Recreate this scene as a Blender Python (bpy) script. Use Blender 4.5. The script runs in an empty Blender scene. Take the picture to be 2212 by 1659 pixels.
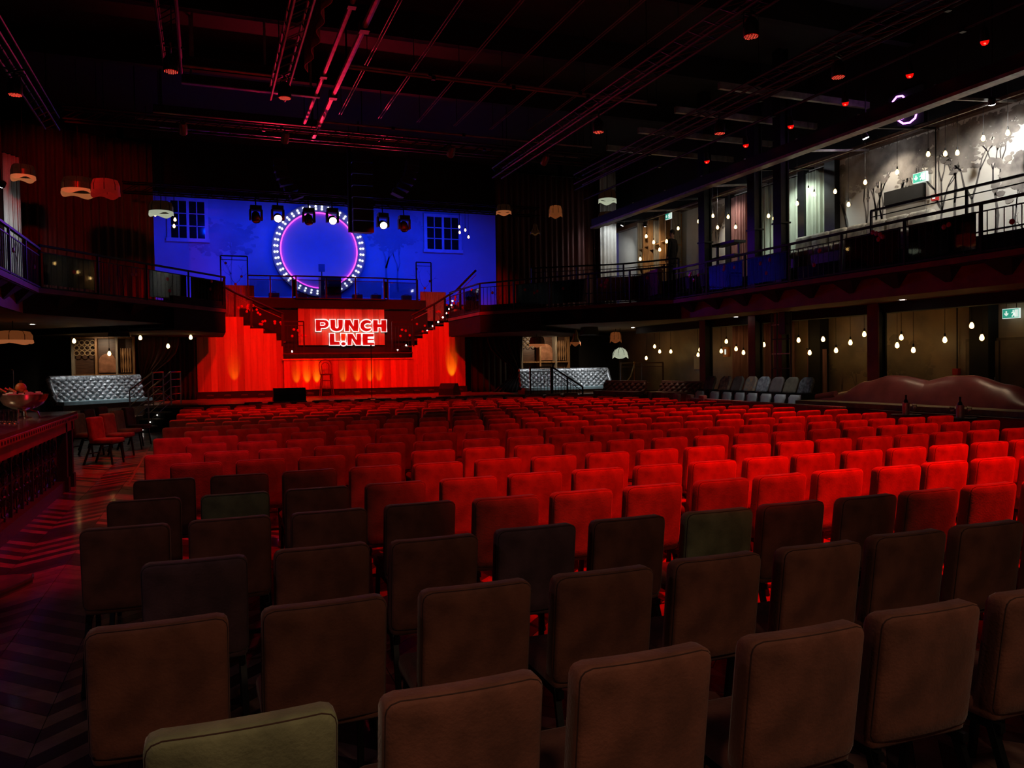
import bpy, bmesh, math, random
from mathutils import Vector, Matrix
random.seed(7)
S = bpy.context.scene
COL = S.collection
PI = math.pi
R = math.radians

# ------------------------------------------------------------------ camera
F = 1710.7; YAW = R(21.08); PIT = R(-1.376); ROLL = R(-.833); H = 1.70
fwd = Vector((math.sin(YAW)*math.cos(PIT), math.cos(YAW)*math.cos(PIT), math.sin(PIT)))
rt0 = Vector((math.cos(YAW), -math.sin(YAW), 0)); up0 = rt0.cross(fwd)
rt = rt0*math.cos(ROLL)+up0*math.sin(ROLL); upv = -rt0*math.sin(ROLL)+up0*math.cos(ROLL)
cd = bpy.data.cameras.new('camera'); cam = bpy.data.objects.new('camera', cd); COL.objects.link(cam)
cd.sensor_width = 36; cd.lens = F/2212*36; cd.clip_start = .05; cd.clip_end = 200
m3 = Matrix((rt, upv, -fwd)).transposed()
cam.matrix_world = Matrix.Translation((0, 0, H)) @ m3.to_4x4()
S.camera = cam
def at(px, py, X=None, Y=None, Z=None):
    d = fwd + rt*((px-1106)/F) - upv*((py-829.5)/F)
    t = X/d.x if X is not None else Y/d.y if Y is not None else (Z-H)/d.z
    return Vector((0, 0, H)) + d*t

# ------------------------------------------------------------------ world, exposure
S.view_settings.view_transform = 'Standard'; S.view_settings.look = 'None'
S.view_settings.gamma = 1; S.view_settings.use_curve_mapping = False
S.view_settings.exposure = 0
S.cycles.max_bounces = 6; S.cycles.diffuse_bounces = 2; S.cycles.glossy_bounces = 3; S.cycles.transmission_bounces = 6
S.cycles.caustics_reflective = False; S.cycles.caustics_refractive = False
wd = bpy.data.worlds.new('world'); S.world = wd; wd.use_nodes = True
wd.node_tree.nodes['Background'].inputs[0].default_value = (.5, .35, .3, 1)
wd.node_tree.nodes['Background'].inputs[1].default_value = .0012

# ------------------------------------------------------------------ lights of the place and added fill lamps
def lamp(name, kind, loc, target=None, power=100, col=(1, 1, 1), size=.08, cone=60, blend=.5):
    l = bpy.data.lights.new(name, kind); l.energy = power; l.color = col
    if kind == 'SPOT':
        l.spot_size = R(cone); l.spot_blend = blend
    l.shadow_soft_size = size
    o = bpy.data.objects.new(name, l); COL.objects.link(o); o.location = loc
    if target is not None:
        o.rotation_euler = (Vector(target)-Vector(loc)).to_track_quat('-Z', 'Y').to_euler()
    return o
RED = (1, .002, .0); BLUE = (.03, .035, 1); WARM = (1, .62, .28); COOL = (.86, .95, 1)
# stalls: red LED cans hanging from the grid, pointing down (bodies are built below)
PARS = [(8.07, 10.31), (10.71, 11.26), (10.78, 14.88), (8.15, 15.64), (-.45, 14.78), (1.49, 15.54), (-3.16, 16.92)]
PTGT = [(7.0, 11.2, 1900), (8.9, 11.0, 2300), (8.7, 15.2, 1700), (7.0, 16.4, 1900), (.4, 15.6, 1300), (2.4, 16.8, 1800), (-3.4, 26.6, 620)]
for (x, y), (tx, ty, pw) in zip(PARS, PTGT):
    lamp('par_beam', 'SPOT', (x, y, 6.72), (tx, ty, 0 if ty < 20 else 6.7), pw, RED, .1, (46 if x > 10 else 62) if ty < 20 else 34, .8)
# two more cans nearer the camera throw forward onto the chair backs
lamp('front_can_beam', 'SPOT', (1.6, 4.6, 7.0), (1.3, 9.6, .6), 1200, RED, .1, 46, .8)
for x, y0, ty, pw in ((2.9, 1.7, 6.0, 4200), (5.5, 1.7, 5.35, 7600), (8.3, 1.7, 4.6, 6400), (5.2, 5.0, 9.3, 1700), (8.4, 4.6, 8.7, 3600)):
    lamp('front_can_beam', 'SPOT', (x, y0, 7.0), (x+.15, ty, .6), pw, RED, .1, 38 if x > 5 else 33, 1.0)
lamp('front_can_beam', 'SPOT', (.9, 6.0, 7.0), (-1.7, 9.6, .4), 1100, (1, .01, .05), .1, 46, .8)
# stage wash: cans on the front truss thrown onto the wooden set
for x, tx in ((4.6, .1), (2.4, 3.0), (6.2, 5.9), (4.3, 8.8)):
    lamp('stage_wash', 'SPOT', (x, 21.5, 7.3), (tx, 29, 1.8), 2500, RED, .12, 48, .6)
# blue wash on the rear wall, from the header bar above the band deck
for x in (.2, 2.6, 5.0, 7.4, 9.6):
    lamp('cyc_wash', 'SPOT', (x, 30.6, 7.75), (x+.2, 33.9, 5.4), 310, (.0, .026, 1), .12, 120, .7)
for x in (-.6, 10.6):
    lamp('cyc_wash_low', 'SPOT', (x*.9+.5, 31.3, 4.4), (x, 33.9, 6.6), 110, (.07, .02, 1), .12, 110, .7)
# violet side light that catches the balcony rails and pillars
lamp('side_light', 'SPOT', (6.8, 25.6, 6.6), (13.4, 18.6, 4.0), 330, (.25, .02, 1), .1, 22, .9)
lamp('side_light', 'SPOT', (2.6, 25.6, 6.6), (-3.4, 15.0, 3.3), 900, (.22, .05, 1), .1, 30, .9)
# unseen fill lamps added around the camera for near chairs and aisle floor
lamp('near_fill_lamp', 'SPOT', (.1, .9, 2.4), (.1, 1.0, 0), 24, (1, .66, .42), .12, 125, .9)
lamp('near_fill_lamp', 'SPOT', (2.7, .9, 2.4), (2.7, 1.0, 0), 17, (1, .66, .42), .12, 125, .9)
lamp('near_fill_lamp', 'POINT', (1.8, -.4, 3.1), None, 34, (1, .66, .42), .12)
lamp('near_fill_lamp', 'POINT', (-2.4, 3.0, 2.8), None, 10, (.9, .66, .85), .12)

# ------------------------------------------------------------------ materials
MATS = {}
def mat(name, col, rough=.6, metal=0., emit=None, es=0., noise=None, bump=None, spec=.5, trans=0., stretch=(1, 1, 1), rnd=0., sheen=0., alpha=1., coat=0.):
    m = bpy.data.materials.new(name); m.use_nodes = True; nt = m.node_tree; b = nt.nodes['Principled BSDF']
    b.inputs['Base Color'].default_value = (*col, 1); b.inputs['Roughness'].default_value = rough; b.inputs['Metallic'].default_value = metal
    b.inputs['Specular IOR Level'].default_value = spec
    if trans: b.inputs['Transmission Weight'].default_value = trans
    if sheen: b.inputs['Sheen Weight'].default_value = sheen; b.inputs['Sheen Roughness'].default_value = .4
    if coat: b.inputs['Coat Weight'].default_value = coat; b.inputs['Coat Roughness'].default_value = .1
    if alpha < 1: b.inputs['Alpha'].default_value = alpha
    if emit: b.inputs['Emission Color'].default_value = (*emit, 1); b.inputs['Emission Strength'].default_value = es
    if noise or bump:
        tc = nt.nodes.new('ShaderNodeTexCoord'); mp = nt.nodes.new('ShaderNodeMapping'); mp.inputs['Scale'].default_value = stretch
        nt.links.new(tc.outputs['Object'], mp.inputs[0])
    src = None
    if noise:
        sc, amt = noise[:2]; col2 = noise[2] if len(noise) > 2 else tuple(c*(1-amt) for c in col)
        n = nt.nodes.new('ShaderNodeTexNoise'); n.inputs['Scale'].default_value = sc; n.inputs['Detail'].default_value = 5
        nt.links.new(mp.outputs[0], n.inputs['Vector'])
        cr = nt.nodes.new('ShaderNodeValToRGB'); cr.color_ramp.elements[0].position = .36; cr.color_ramp.elements[1].position = .66
        cr.color_ramp.elements[0].color = (*col2, 1); cr.color_ramp.elements[1].color = (*col, 1)
        nt.links.new(n.outputs['Fac'], cr.inputs[0]); src = cr.outputs[0]
    if rnd:
        oi = nt.nodes.new('ShaderNodeObjectInfo'); mr = nt.nodes.new('ShaderNodeMapRange')
        mr.inputs['To Min'].default_value = 1-rnd; mr.inputs['To Max'].default_value = 1+rnd
        nt.links.new(oi.outputs['Random'], mr.inputs[0])
        mx = nt.nodes.new('ShaderNodeVectorMath'); mx.operation = 'SCALE'
        if src: nt.links.new(src, mx.inputs[0])
        else: mx.inputs[0].default_value = col
        nt.links.new(mr.outputs[0], mx.inputs['Scale']); src = mx.outputs[0]
    if src: nt.links.new(src, b.inputs['Base Color'])
    if bump:
        n2 = nt.nodes.new('ShaderNodeTexNoise'); n2.inputs['Scale'].default_value = bump[0]; n2.inputs['Detail'].default_value = 3
        nt.links.new(mp.outputs[0], n2.inputs['Vector'])
        bp = nt.nodes.new('ShaderNodeBump'); bp.inputs['Strength'].default_value = bump[1]; bp.inputs['Distance'].default_value = .02
        nt.links.new(n2.outputs['Fac'], bp.inputs['Height']); nt.links.new(bp.outputs[0], b.inputs['Normal'])
    MATS[name] = m
    return m
VEL = dict(rough=.85, noise=(7, .45), bump=(90, .15), rnd=.18, sheen=.25)
brown = mat('brown_velvet', (.30, .105, .066), **VEL)
seam = mat('dark_seam_thread', (.075, .032, .022), .9, noise=(30, .3))
olive = mat('olive_velvet', (.31, .32, .17), **VEL)
mauve = mat('mauve_velvet', (.23, .115, .135), **VEL)
black = mat('black_steel', (.012, .012, .013), .45, .3, noise=(8, .4))
matte_black = mat('black_paint', (.010, .0095, .010), .8, noise=(3, .4))
black_plastic = mat('black_plastic', (.02, .02, .02), .5, noise=(20, .3))
void = mat('soot_black', (.004, .004, .004), .9, noise=(3, .3))
bar_red = mat('bar_red_lacquer', (.42, .045, .05), .35, noise=(3, .35))
dark_red = mat('oxblood_paint', (.20, .022, .022), .55, noise=(2.5, .35))
steel = mat('steel', (.42, .40, .38), .3, .9, noise=(14, .3))
brushed = mat('brushed_cooler', (.72, .68, .70), .45, .5, noise=(20, .15))
galv = mat('galvanised_steel', (.5, .47, .42), .42, .6, noise=(6, .4))
pale = mat('pale_plaster', (.52, .50, .46), .85, noise=(1.2, .4), bump=(12, .1))
cream_ceiling = mat('cream_soffit', (.34, .27, .17), .7, noise=(1.5, .25))
wood_set = [mat('set_wood_%d' % i, c, .6, noise=(2.2, .22), stretch=(5, 5, .35), bump=(16, .06)) for i, c in enumerate(((.60, .42, .24), (.47, .32, .18), (.70, .50, .30)))]
wood_dark = mat('dark_stained_wood', (.10, .045, .025), .4, noise=(4, .5), stretch=(1, 8, 8))
wood_warm = mat('warm_oak', (.42, .22, .09), .5, noise=(4, .5), stretch=(10, 10, .8))
wood_grey = mat('weathered_wood', (.38, .33, .26), .75, noise=(4, .5), stretch=(10, 10, .8))
fl = [mat('plank_stain_%d' % i, c, .34, noise=(6, .45), stretch=(1, 1, 1), bump=(40, .08), coat=.15) for i, c in enumerate(((.36, .22, .19), (.06, .042, .05), (.26, .155, .135), (.04, .03, .036)))]
silver = mat('silver_velvet', (.55, .58, .60), .32, .3, noise=(16, .9), bump=(30, .3), spec=.8)  # strong dark noise adds fold shade to the colour
teal = mat('teal_seat_velvet', (.22, .32, .34), .7, noise=(4, .3))
leather = mat('oxblood_leather', (.33, .08, .085), .34, noise=(3, .35), bump=(60, .06))
leather_dark = mat('dark_leather', (.15, .05, .045), .4, noise=(6, .4), bump=(60, .08))
tan = mat('tan_trim', (.42, .33, .19), .7, noise=(10, .3))
drape_dark = mat('dark_drape', (.14, .05, .045), .9, noise=(3, .4), stretch=(4, 4, .4))
drape_black = mat('black_drape', (.02, .016, .016), .95, noise=(3, .3))
drape_green = mat('pale_green_drape', (.46, .52, .42), .85, noise=(2.2, .3), stretch=(4, 4, .5))
drape_pink = mat('dusky_pink_drape', (.36, .17, .16), .85, noise=(3, .4), stretch=(4, 4, .5))
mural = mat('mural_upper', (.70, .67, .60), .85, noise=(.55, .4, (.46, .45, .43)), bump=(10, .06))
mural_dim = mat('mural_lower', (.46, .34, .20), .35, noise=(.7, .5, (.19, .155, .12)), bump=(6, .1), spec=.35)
ink = mat('mural_ink', (.06, .055, .055), .85, noise=(1.4, .6, (.13, .12, .115)))
ink_soft = mat('mural_leaf_ink', (.10, .088, .085), .9, noise=(2.0, .55, (.34, .31, .28)))
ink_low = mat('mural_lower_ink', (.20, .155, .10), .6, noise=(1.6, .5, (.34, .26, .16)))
cyc = mat('rear_wall_plaster', (.60, .60, .62), .9, noise=(.35, .3))
cyc_ink = mat('rear_wall_tree_ink', (.40, .40, .43), .9, noise=(1.2, .3))
ring_navy = mat('ring_board', (.20, .20, .26), .7, noise=(2, .2))
window_white = mat('window_paint', (.62, .60, .62), .6, noise=(4, .15))
night_glass = mat('night_glass', (.008, .008, .012), .08, noise=(2, .3))
glass = mat('clear_glass', (.9, .92, .95), .03, trans=1.)
tint = mat('rail_glass', (.16, .16, .2), .04, alpha=.30, spec=.9)
brass = mat('brass', (.62, .40, .14), .3, 1., noise=(12, .3))
chrome = mat('chrome', (.80, .74, .58), .22, 1., noise=(5, .05))  # warm tint stands in for warm reflections
orange_fruit = mat('orange_peel', (.75, .24, .05), .5, noise=(20, .4))
bottle_dark = mat('dark_bottle', (.015, .02, .012), .12, noise=(6, .3))
cream = mat('cream_fabric', (.50, .36, .2), .8, noise=(6, .25))
counter_stone = mat('counter_stone', (.16, .13, .10), .18, noise=(7, .6), spec=.6)
skin = mat('skin', (.55, .30, .22), .55, noise=(10, .15))
hair = mat('dark_hair', (.03, .018, .012), .6, noise=(40, .5))
shirt = mat('black_tshirt', (.02, .02, .022), .9, noise=(12, .4))
denim = mat('dark_trousers', (.03, .032, .045), .9, noise=(12, .4))
paper = mat('paper', (.75, .72, .66), .8, noise=(8, .1))
red_drop = mat('red_glass_drop', (.55, .04, .07), .25, noise=(8, .4))
pipe_red = mat('bare_pipe', (.42, .36, .36), .4, .5, noise=(5, .35))
grid_steel = mat('grid_steel', (.05, .045, .045), .45, .4, noise=(5, .35))
bulb_on = mat('warm_filament_bulb', (1, .8, .5), .4, emit=(1, .60, .19), es=8)
bulb_ring = mat('white_ring_bulb', (1, 1, 1), .4, emit=(.92, .97, 1), es=2.2)
neon_pink = mat('pink_neon', (1, .3, .9), .4, emit=(1, .08, .75), es=2.2)
neon_violet = mat('violet_neon', (.8, .4, 1), .4, emit=(.62, .18, 1), es=5)
neon_white = mat('white_neon', (1, 1, 1), .4, emit=(1, .97, .95), es=1.0)
led_red = mat('red_led', (1, .02, .02), .4, emit=(1, .004, .002), es=.8)
led_hot = mat('red_led_hot', (1, .5, .4), .4, emit=(1, .09, .05), es=2.6)
lens_white = mat('lit_lens', (1, .9, .85), .4, emit=(1, .78, .68), es=9)
flood_white = mat('lit_flood', (1, 1, 1), .4, emit=(.92, .97, 1), es=60)
down_white = mat('lit_downlight', (1, 1, 1), .4, emit=(1, .93, .80), es=14)
step_led = mat('step_led', (1, 1, 1), .4, emit=(1, .94, .84), es=9)
exit_green = mat('exit_green', (.05, .42, .30), .5, emit=(.03, .36, .26), es=.75)
exit_white = mat('exit_white', (.9, .95, .92), .5, emit=(.8, .95, .88), es=.8)
alarm_red = mat('alarm_red', (.6, .03, .03), .5, noise=(6, .2))
sign_red = mat('sign_red_acrylic', (.5, .03, .03), .4, noise=(4, .2))
sign_orange = mat('sign_orange_acrylic', (.9, .32, .05), .4, noise=(4, .2))
shade_amber = mat('amber_shade_glass', (.34, .10, .035), .4, emit=(1, .27, .07), es=.10, noise=(9, .5))
shade_pale = mat('pale_shade_glass', (.62, .66, .50), .4, emit=(.9, 1, .72), es=.35, noise=(9, .3))
shade_dark = mat('dark_shade_glass', (.035, .018, .012), .3, emit=(1, .4, .15), es=.006, noise=(9, .6))
shade_rim = mat('amber_shade_rim', (.45, .17, .07), .5, emit=(1, .30, .10), es=.26, noise=(9, .2))
shade_red = mat('red_shade_silk', (.45, .03, .03), .5, emit=(1, .03, .02), es=.10, noise=(5, .4))

pane_glass = bpy.data.materials.new('rail_pane_glass'); pane_glass.use_nodes = True; _n = pane_glass.node_tree; _n.nodes.remove(_n.nodes['Principled BSDF'])
_t = _n.nodes.new('ShaderNodeBsdfTransparent'); _t.inputs[0].default_value = (.75, .76, .8, 1); _g = _n.nodes.new('ShaderNodeBsdfGlossy'); _g.inputs['Roughness'].default_value = .03
_f = _n.nodes.new('ShaderNodeFresnel'); _f.inputs['IOR'].default_value = 2.0; _x = _n.nodes.new('ShaderNodeMixShader')
_n.links.new(_f.outputs[0], _x.inputs[0]); _n.links.new(_t.outputs[0], _x.inputs[1]); _n.links.new(_g.outputs[0], _x.inputs[2]); _n.links.new(_x.outputs[0], _n.nodes['Material Output'].inputs['Surface'])

# ------------------------------------------------------------------ mesh helpers
class MB:
    def __init__(s): s.v = []; s.f = []; s.mi = []
    def add(s, vs, fs, m=0):
        o = len(s.v); s.v += [Vector(p) for p in vs]; s.f += [[i+o for i in f] for f in fs]; s.mi += [m]*len(fs); return s
    def box(s, x0, x1, y0, y1, z0, z1, m=0):
        return s.add([(x0, y0, z0), (x1, y0, z0), (x1, y1, z0), (x0, y1, z0), (x0, y0, z1), (x1, y0, z1), (x1, y1, z1), (x0, y1, z1)],
                     [(3, 2, 1, 0), (4, 5, 6, 7), (0, 1, 5, 4), (1, 2, 6, 5), (2, 3, 7, 6), (3, 0, 4, 7)], m)
    def obox(s, c, sz, rz=0, m=0, rx=0, ry=0):
        M = Matrix.Translation(c) @ Matrix.Rotation(rz, 4, 'Z') @ Matrix.Rotation(ry, 4, 'Y') @ Matrix.Rotation(rx, 4, 'X'); a, b, d = sz[0]/2, sz[1]/2, sz[2]/2
        vs = [M @ Vector(p) for p in [(-a, -b, -d), (a, -b, -d), (a, b, -d), (-a, b, -d), (-a, -b, d), (a, -b, d), (a, b, d), (-a, b, d)]]
        return s.add(vs, [(3, 2, 1, 0), (4, 5, 6, 7), (0, 1, 5, 4), (1, 2, 6, 5), (2, 3, 7, 6), (3, 0, 4, 7)], m)
    def frame(s, p0, p1):
        d = (Vector(p1)-Vector(p0)).normalized(); a = Vector((0, 0, 1)) if abs(d.z) < .95 else Vector((0, 1, 0))
        u = d.cross(a).normalized(); return u, u.cross(d).normalized()
    def bar(s, p0, p1, w, h, m=0):
        p0 = Vector(p0); p1 = Vector(p1); u, v = s.frame(p0, p1); vs = []
        for p in (p0, p1): vs += [p-u*w/2-v*h/2, p+u*w/2-v*h/2, p+u*w/2+v*h/2, p-u*w/2+v*h/2]
        return s.add(vs, [(0, 1, 2, 3), (7, 6, 5, 4), (0, 4, 5, 1), (1, 5, 6, 2), (2, 6, 7, 3), (3, 7, 4, 0)], m)
    def tube(s, path, r, n=6, closed=False, m=0, r1=None):
        P = [Vector(p) for p in path]; k = len(P); vs = []; fs = []
        for i in range(k):
            a = P[i-1] if (i or closed) else P[i]; b = P[(i+1) % k] if (i < k-1 or closed) else P[i]
            u, v = s.frame(a, b) if (b-a).length > 1e-9 else s.frame(P[0], P[-1])
            rr = r if r1 is None else r+(r1-r)*i/(k-1)
            vs += [P[i]+u*math.cos(2*PI*j/n)*rr+v*math.sin(2*PI*j/n)*rr for j in range(n)]
        for i in range(k if closed else k-1):
            for j in range(n):
                a = i*n+j; b = i*n+(j+1) % n; c = ((i+1) % k)*n; fs.append((a, b, c+(j+1) % n, c+j))
        if not closed: fs += [tuple(range(n))[::-1], tuple(range((k-1)*n, k*n))]
        return s.add(vs, fs, m)
    def cyl(s, p0, p1, r, n=10, r1=None, m=0): return s.tube([p0, p1], r, n, False, m, r1)
    def lathe(s, c, prof, n=16, m=0, ax=None):
        vs = []; fs = []; k = len(prof); c = Vector(c); M = Matrix.Identity(3)
        if ax is not None: M = Vector((0, 0, 1)).rotation_difference(Vector(ax)).to_matrix()
        for r, z in prof: vs += [c+M @ Vector((r*math.cos(2*PI*j/n), r*math.sin(2*PI*j/n), z)) for j in range(n)]
        for i in range(k-1):
            for j in range(n): fs.append((i*n+j, i*n+(j+1) % n, (i+1)*n+(j+1) % n, (i+1)*n+j))
        fs += [tuple(range(n))[::-1], tuple(range((k-1)*n, k*n))]
        return s.add(vs, fs, m)
    def ball(s, c, r, n=8, sz=1, m=0):
        k = max(4, n//2+1); return s.lathe(c, [(max(1e-4, r*math.sin(PI*i/k)), -r*sz*math.cos(PI*i/k)) for i in range(k+1)], n, m)
    def prism(s, poly, a0, a1, ax='y', m=0):
        f = {'y': lambda p, a: (p[0], a, p[1]), 'z': lambda p, a: (p[0], p[1], a), 'x': lambda p, a: (a, p[0], p[1])}[ax]; n = len(poly)
        return s.add([f(p, a0) for p in poly]+[f(p, a1) for p in poly], [tuple(range(n)), tuple(range(n, 2*n))[::-1]]+[(i, n+i, n+(i+1) % n, (i+1) % n) for i in range(n)], m)
    def sheet(s, g, th=Vector((0, 0, 0)), m=0):
        a = len(g); b = len(g[0]); vs = [p for row in g for p in row]; fs = [(i*b+j, i*b+j+1, (i+1)*b+j+1, (i+1)*b+j) for i in range(a-1) for j in range(b-1)]
        if th.length > 0:
            n = a*b; vs += [Vector(p)+th for p in vs]; fs += [tuple(q+n for q in f)[::-1] for f in fs]
            rim = [(0, j) for j in range(b)]+[(i, b-1) for i in range(1, a)]+[(a-1, j) for j in range(b-2, -1, -1)]+[(i, 0) for i in range(a-2, 0, -1)]
            ids = [i*b+j for i, j in rim]; fs += [(ids[k], ids[(k+1) % len(ids)], ids[(k+1) % len(ids)]+n, ids[k]+n) for k in range(len(ids))]
        return s.add(vs, fs, m)
    def build(s, name, ms, parent=None, smooth=False, fix=True, local=False):
        me = bpy.data.meshes.new(name); ms = ms if isinstance(ms, (list, tuple)) else [ms]
        vs = s.v
        if parent is not None and not local:
            inv = PM[parent].inverted(); vs = [inv @ p for p in vs]
        me.from_pydata([tuple(p) for p in vs], [], s.f)
        for mt in ms: me.materials.append(mt)
        if len(ms) > 1: me.polygons.foreach_set('material_index', s.mi)
        if fix:
            b = bmesh.new(); b.from_mesh(me); bmesh.ops.recalc_face_normals(b, faces=b.faces); b.to_mesh(me); b.free()
        if smooth:
            me.polygons.foreach_set('use_smooth', [True]*len(me.polygons))
            try: me.set_sharp_from_angle(angle=R(40))
            except Exception: pass
        o = bpy.data.objects.new(name, me); COL.objects.link(o)
        if parent is not None: o.parent = parent; PM[o] = PM[parent]
        else: PM[o] = Matrix.Identity(4)
        return o
PM = {}
def tag(o, label=None, cat=None, group=None, kind=None):
    if label: o['label'] = label
    if cat: o['category'] = cat
    if group: o['group'] = group
    if kind: o['kind'] = kind
    return o
def thing(name, label, cat, loc=(0, 0, 0), rz=0, group=None, kind=None):
    o = bpy.data.objects.new(name, None); COL.objects.link(o); o.location = loc; o.rotation_euler = (0, 0, rz); o.empty_display_size = .1
    PM[o] = Matrix.Translation(loc) @ Matrix.Rotation(rz, 4, 'Z')
    return tag(o, label, cat, group, kind)
def struct(o, label=None): return tag(o, label, kind='structure')
CH = {}
def copy_tree(o, parent=None, loc=None, rz=None):
    c = o.copy(); COL.objects.link(c); c.parent = parent
    if loc is not None: c.location = loc
    if rz is not None: c.rotation_euler = (0, 0, rz)
    if parent is None: PM[c] = Matrix.Translation(c.location) @ Matrix.Rotation(c.rotation_euler.z, 4, 'Z')
    for ch in CH.setdefault(o.name, [x for x in bpy.data.objects if x.parent == o]): copy_tree(ch, c)
    return c
def setmat(o, m):
    if o.type == 'MESH' and o.material_slots:
        o.material_slots[0].link = 'OBJECT'; o.material_slots[0].material = m
ORD = ['first', 'second', 'third', 'fourth', 'fifth', 'sixth', 'seventh', 'eighth', 'ninth', 'tenth', 'eleventh', 'twelfth', 'thirteenth', 'fourteenth', 'fifteenth',
       'sixteenth', 'seventeenth', 'eighteenth', 'nineteenth', 'twentieth', 'twenty-first', 'twenty-second', 'twenty-third', 'twenty-fourth', 'twenty-fifth', 'twenty-sixth', 'twenty-seventh', 'twenty-eighth', 'twenty-ninth', 'thirtieth']
# ================================================================== STRUCTURE
def mir(x): return 8.95-x
floor = struct(MB().box(-7, 15.7, -4.5, 29, -.12, -.022).build('floor', matte_black), 'dark herringbone timber floor of the hall')
# chevron planks: the nearest ones in the open aisle are parts, the rest one mass
CW = .42; BY = .152; planks = []
def plank_poly(c, b):
    x0 = -1.19+CW*c; x1 = x0+CW; s = -1 if c % 2 == 0 else 1; y = b*BY
    ya, yb = (y, y-CW) if s < 0 else (y-CW, y); g = .002
    return [(x0+g, ya+g), (x1-g, yb+g), (x1-g, yb+BY-g), (x0+g, ya+BY-g)]
def add_plank(mb, poly, m, z):
    mb.add([(p[0], p[1], -.022) for p in poly]+[(p[0], p[1], z) for p in poly], [(4, 5, 6, 7), (0, 1, 5, 4), (1, 2, 6, 5), (2, 3, 7, 6), (3, 0, 4, 7)], m)
def in_view(x, y, z=0, mx=1120):
    v = Vector((x, y, z-H)); d = v.dot(fwd)
    return d > .2 and abs(v.dot(rt)/d*F) < mx and -900 < v.dot(upv)/d*F < 840
rnd = random.Random(3); cand = []
tone = {}
for c in range(-13, 34):
    for b in range(4, 172):
        p = plank_poly(c, b); cx = sum(q[0] for q in p)/4; cy = sum(q[1] for q in p)/4
        if cy > 28.5 or cx < -6.5 or cx > 15.4: continue
        k = tone.setdefault(b, rnd.choice([0, 1, 1, 2, 3, 0, 3]) if rnd.random() < .35 else (rnd.choice([0, 0, 2]) if b % 2 else rnd.choice([1, 3])))
        if rnd.random() < .12: k = rnd.choice([0, 1, 2, 3])
        cand.append((math.hypot(cx, cy) if (cx < -.45 and cx > -2.2 and in_view(cx, cy)) else 1e6+cy, p, k))
cand.sort(key=lambda t: t[0])
for d, p, k in cand[:290]:
    mb = MB(); add_plank(mb, p, 0, rnd.uniform(-.0015, 0)); mb.build('plank', fl[k], floor, fix=False)
mb = MB()
for d, p, k in cand[290:]: add_plank(mb, p, k, rnd.uniform(-.0015, 0))
tag(mb.build('far_planks', fl, floor, fix=False), kind='stuff')
MB().bar((-1.12, 13.0, .001), (-1.26, 21.5, .001), .03, .004).build('floor_inlay', mat('floor_inlay', (.22, .09, .09), .4), floor)

struct(MB().box(-7, 15.7, -4.5, 34.6, 9.6, 9.75).build('ceiling', matte_black), 'black ceiling of the hall above the lighting grid')
wr = struct(MB().box(15.5, 15.7, -4.5, 28.2, 3.4, 6.95).build('wall_right', mural), 'upper right wall painted with a misty landscape of trees')
struct(MB().box(15.5, 15.7, -4.5, 28.2, 6.95, 9.6).build('wall_right_top', matte_black), 'black upper band of the right wall')
wrl = struct(MB().box(15.5, 15.7, -4.5, 28.2, 0, 3.4).build('wall_right_lower', mural_dim), 'dim brown painted wall under the right balcony')
wl = struct(MB().box(-6.75, -6.55, -4.5, 28.2, 0, 9.6).build('wall_left', matte_black), 'dark left side wall of the hall')
struct(MB().box(-7, 15.7, -4.7, -4.5, 0, 9.6).build('wall_rear', matte_black), 'dark wall behind the camera')
wb = struct(MB().box(-2.3, 12.9, 34, 34.2, 3, 9.6).build('wall_back', cyc), 'blue-lit rear stage wall with painted trees')
struct(MB().box(-2.5, -2.3, 28.2, 34.2, 0, 9.6).build('wall_stage_left', cyc), 'side wall of the stage house on the left')
struct(MB().box(12.9, 13.1, 28.2, 34.2, 0, 9.6).build('wall_stage_right', cyc), 'side wall of the stage house on the right')
struct(MB().box(-6.6, -1.5, 28.2, 28.4, 0, 9.6).build('wall_front_left', matte_black), 'dark wall beside the stage on the left')
struct(MB().box(10.6, 15.5, 28.2, 28.4, 0, 9.6).build('wall_front_right', matte_black), 'dark wall beside the stage on the right')
struct(MB().box(-2.3, 12.9, 29.6, 29.9, 7.78, 9.6).build('trim_1', matte_black), 'black header above the stage opening')
struct(MB().box(-2.3, 12.9, 31, 34, 2.9, 3.1).build('floor_band_deck', matte_black), 'dark floor of the band deck behind the set')

# stage and raised side platforms
stage_wood = mat('stage_boards', (.30, .16, .10), .3, noise=(5, .3), stretch=(6, .5, 1), coat=.2)
struct(MB().prism([(-1.7, 28.2), (-1.7, 24.92), (-.95, 24.4), (.05, 24.0), (9.0, 24.0), (9.88, 24.6), (10.4, 28.2), (10.4, 31), (-1.7, 31)], .62, .70, 'z').build('floor_stage', stage_wood), 'low stage floor glowing red')
struct(MB().prism([(-1.66, 28.2), (-1.66, 24.96), (-.93, 24.44), (.06, 24.04), (8.98, 24.04), (9.85, 24.64), (10.36, 28.2), (10.36, 31), (-1.66, 31)], -.02, .62, 'z').build('trim_2', matte_black), 'black front of the stage')
struct(MB().box(9.9, 15.5, 24.2, 28.2, 0, .66).build('floor_platform_right', wood_dark), 'raised platform under the right balcony beside the stage')
struct(MB().prism([(-6.5, 22.5), (-3.2, 22.9), (-1.75, 24.95), (-1.75, 28.2), (-6.5, 28.2)], 0, .4, 'z').build('floor_platform_left', wood_dark), 'raised platform under the left balcony beside the stage')
struct(MB().box(11.62, 15.5, 6, 24.2, 0, .38).build('floor_side_tier', wood_dark), 'raised side tier below the right balcony')

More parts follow.
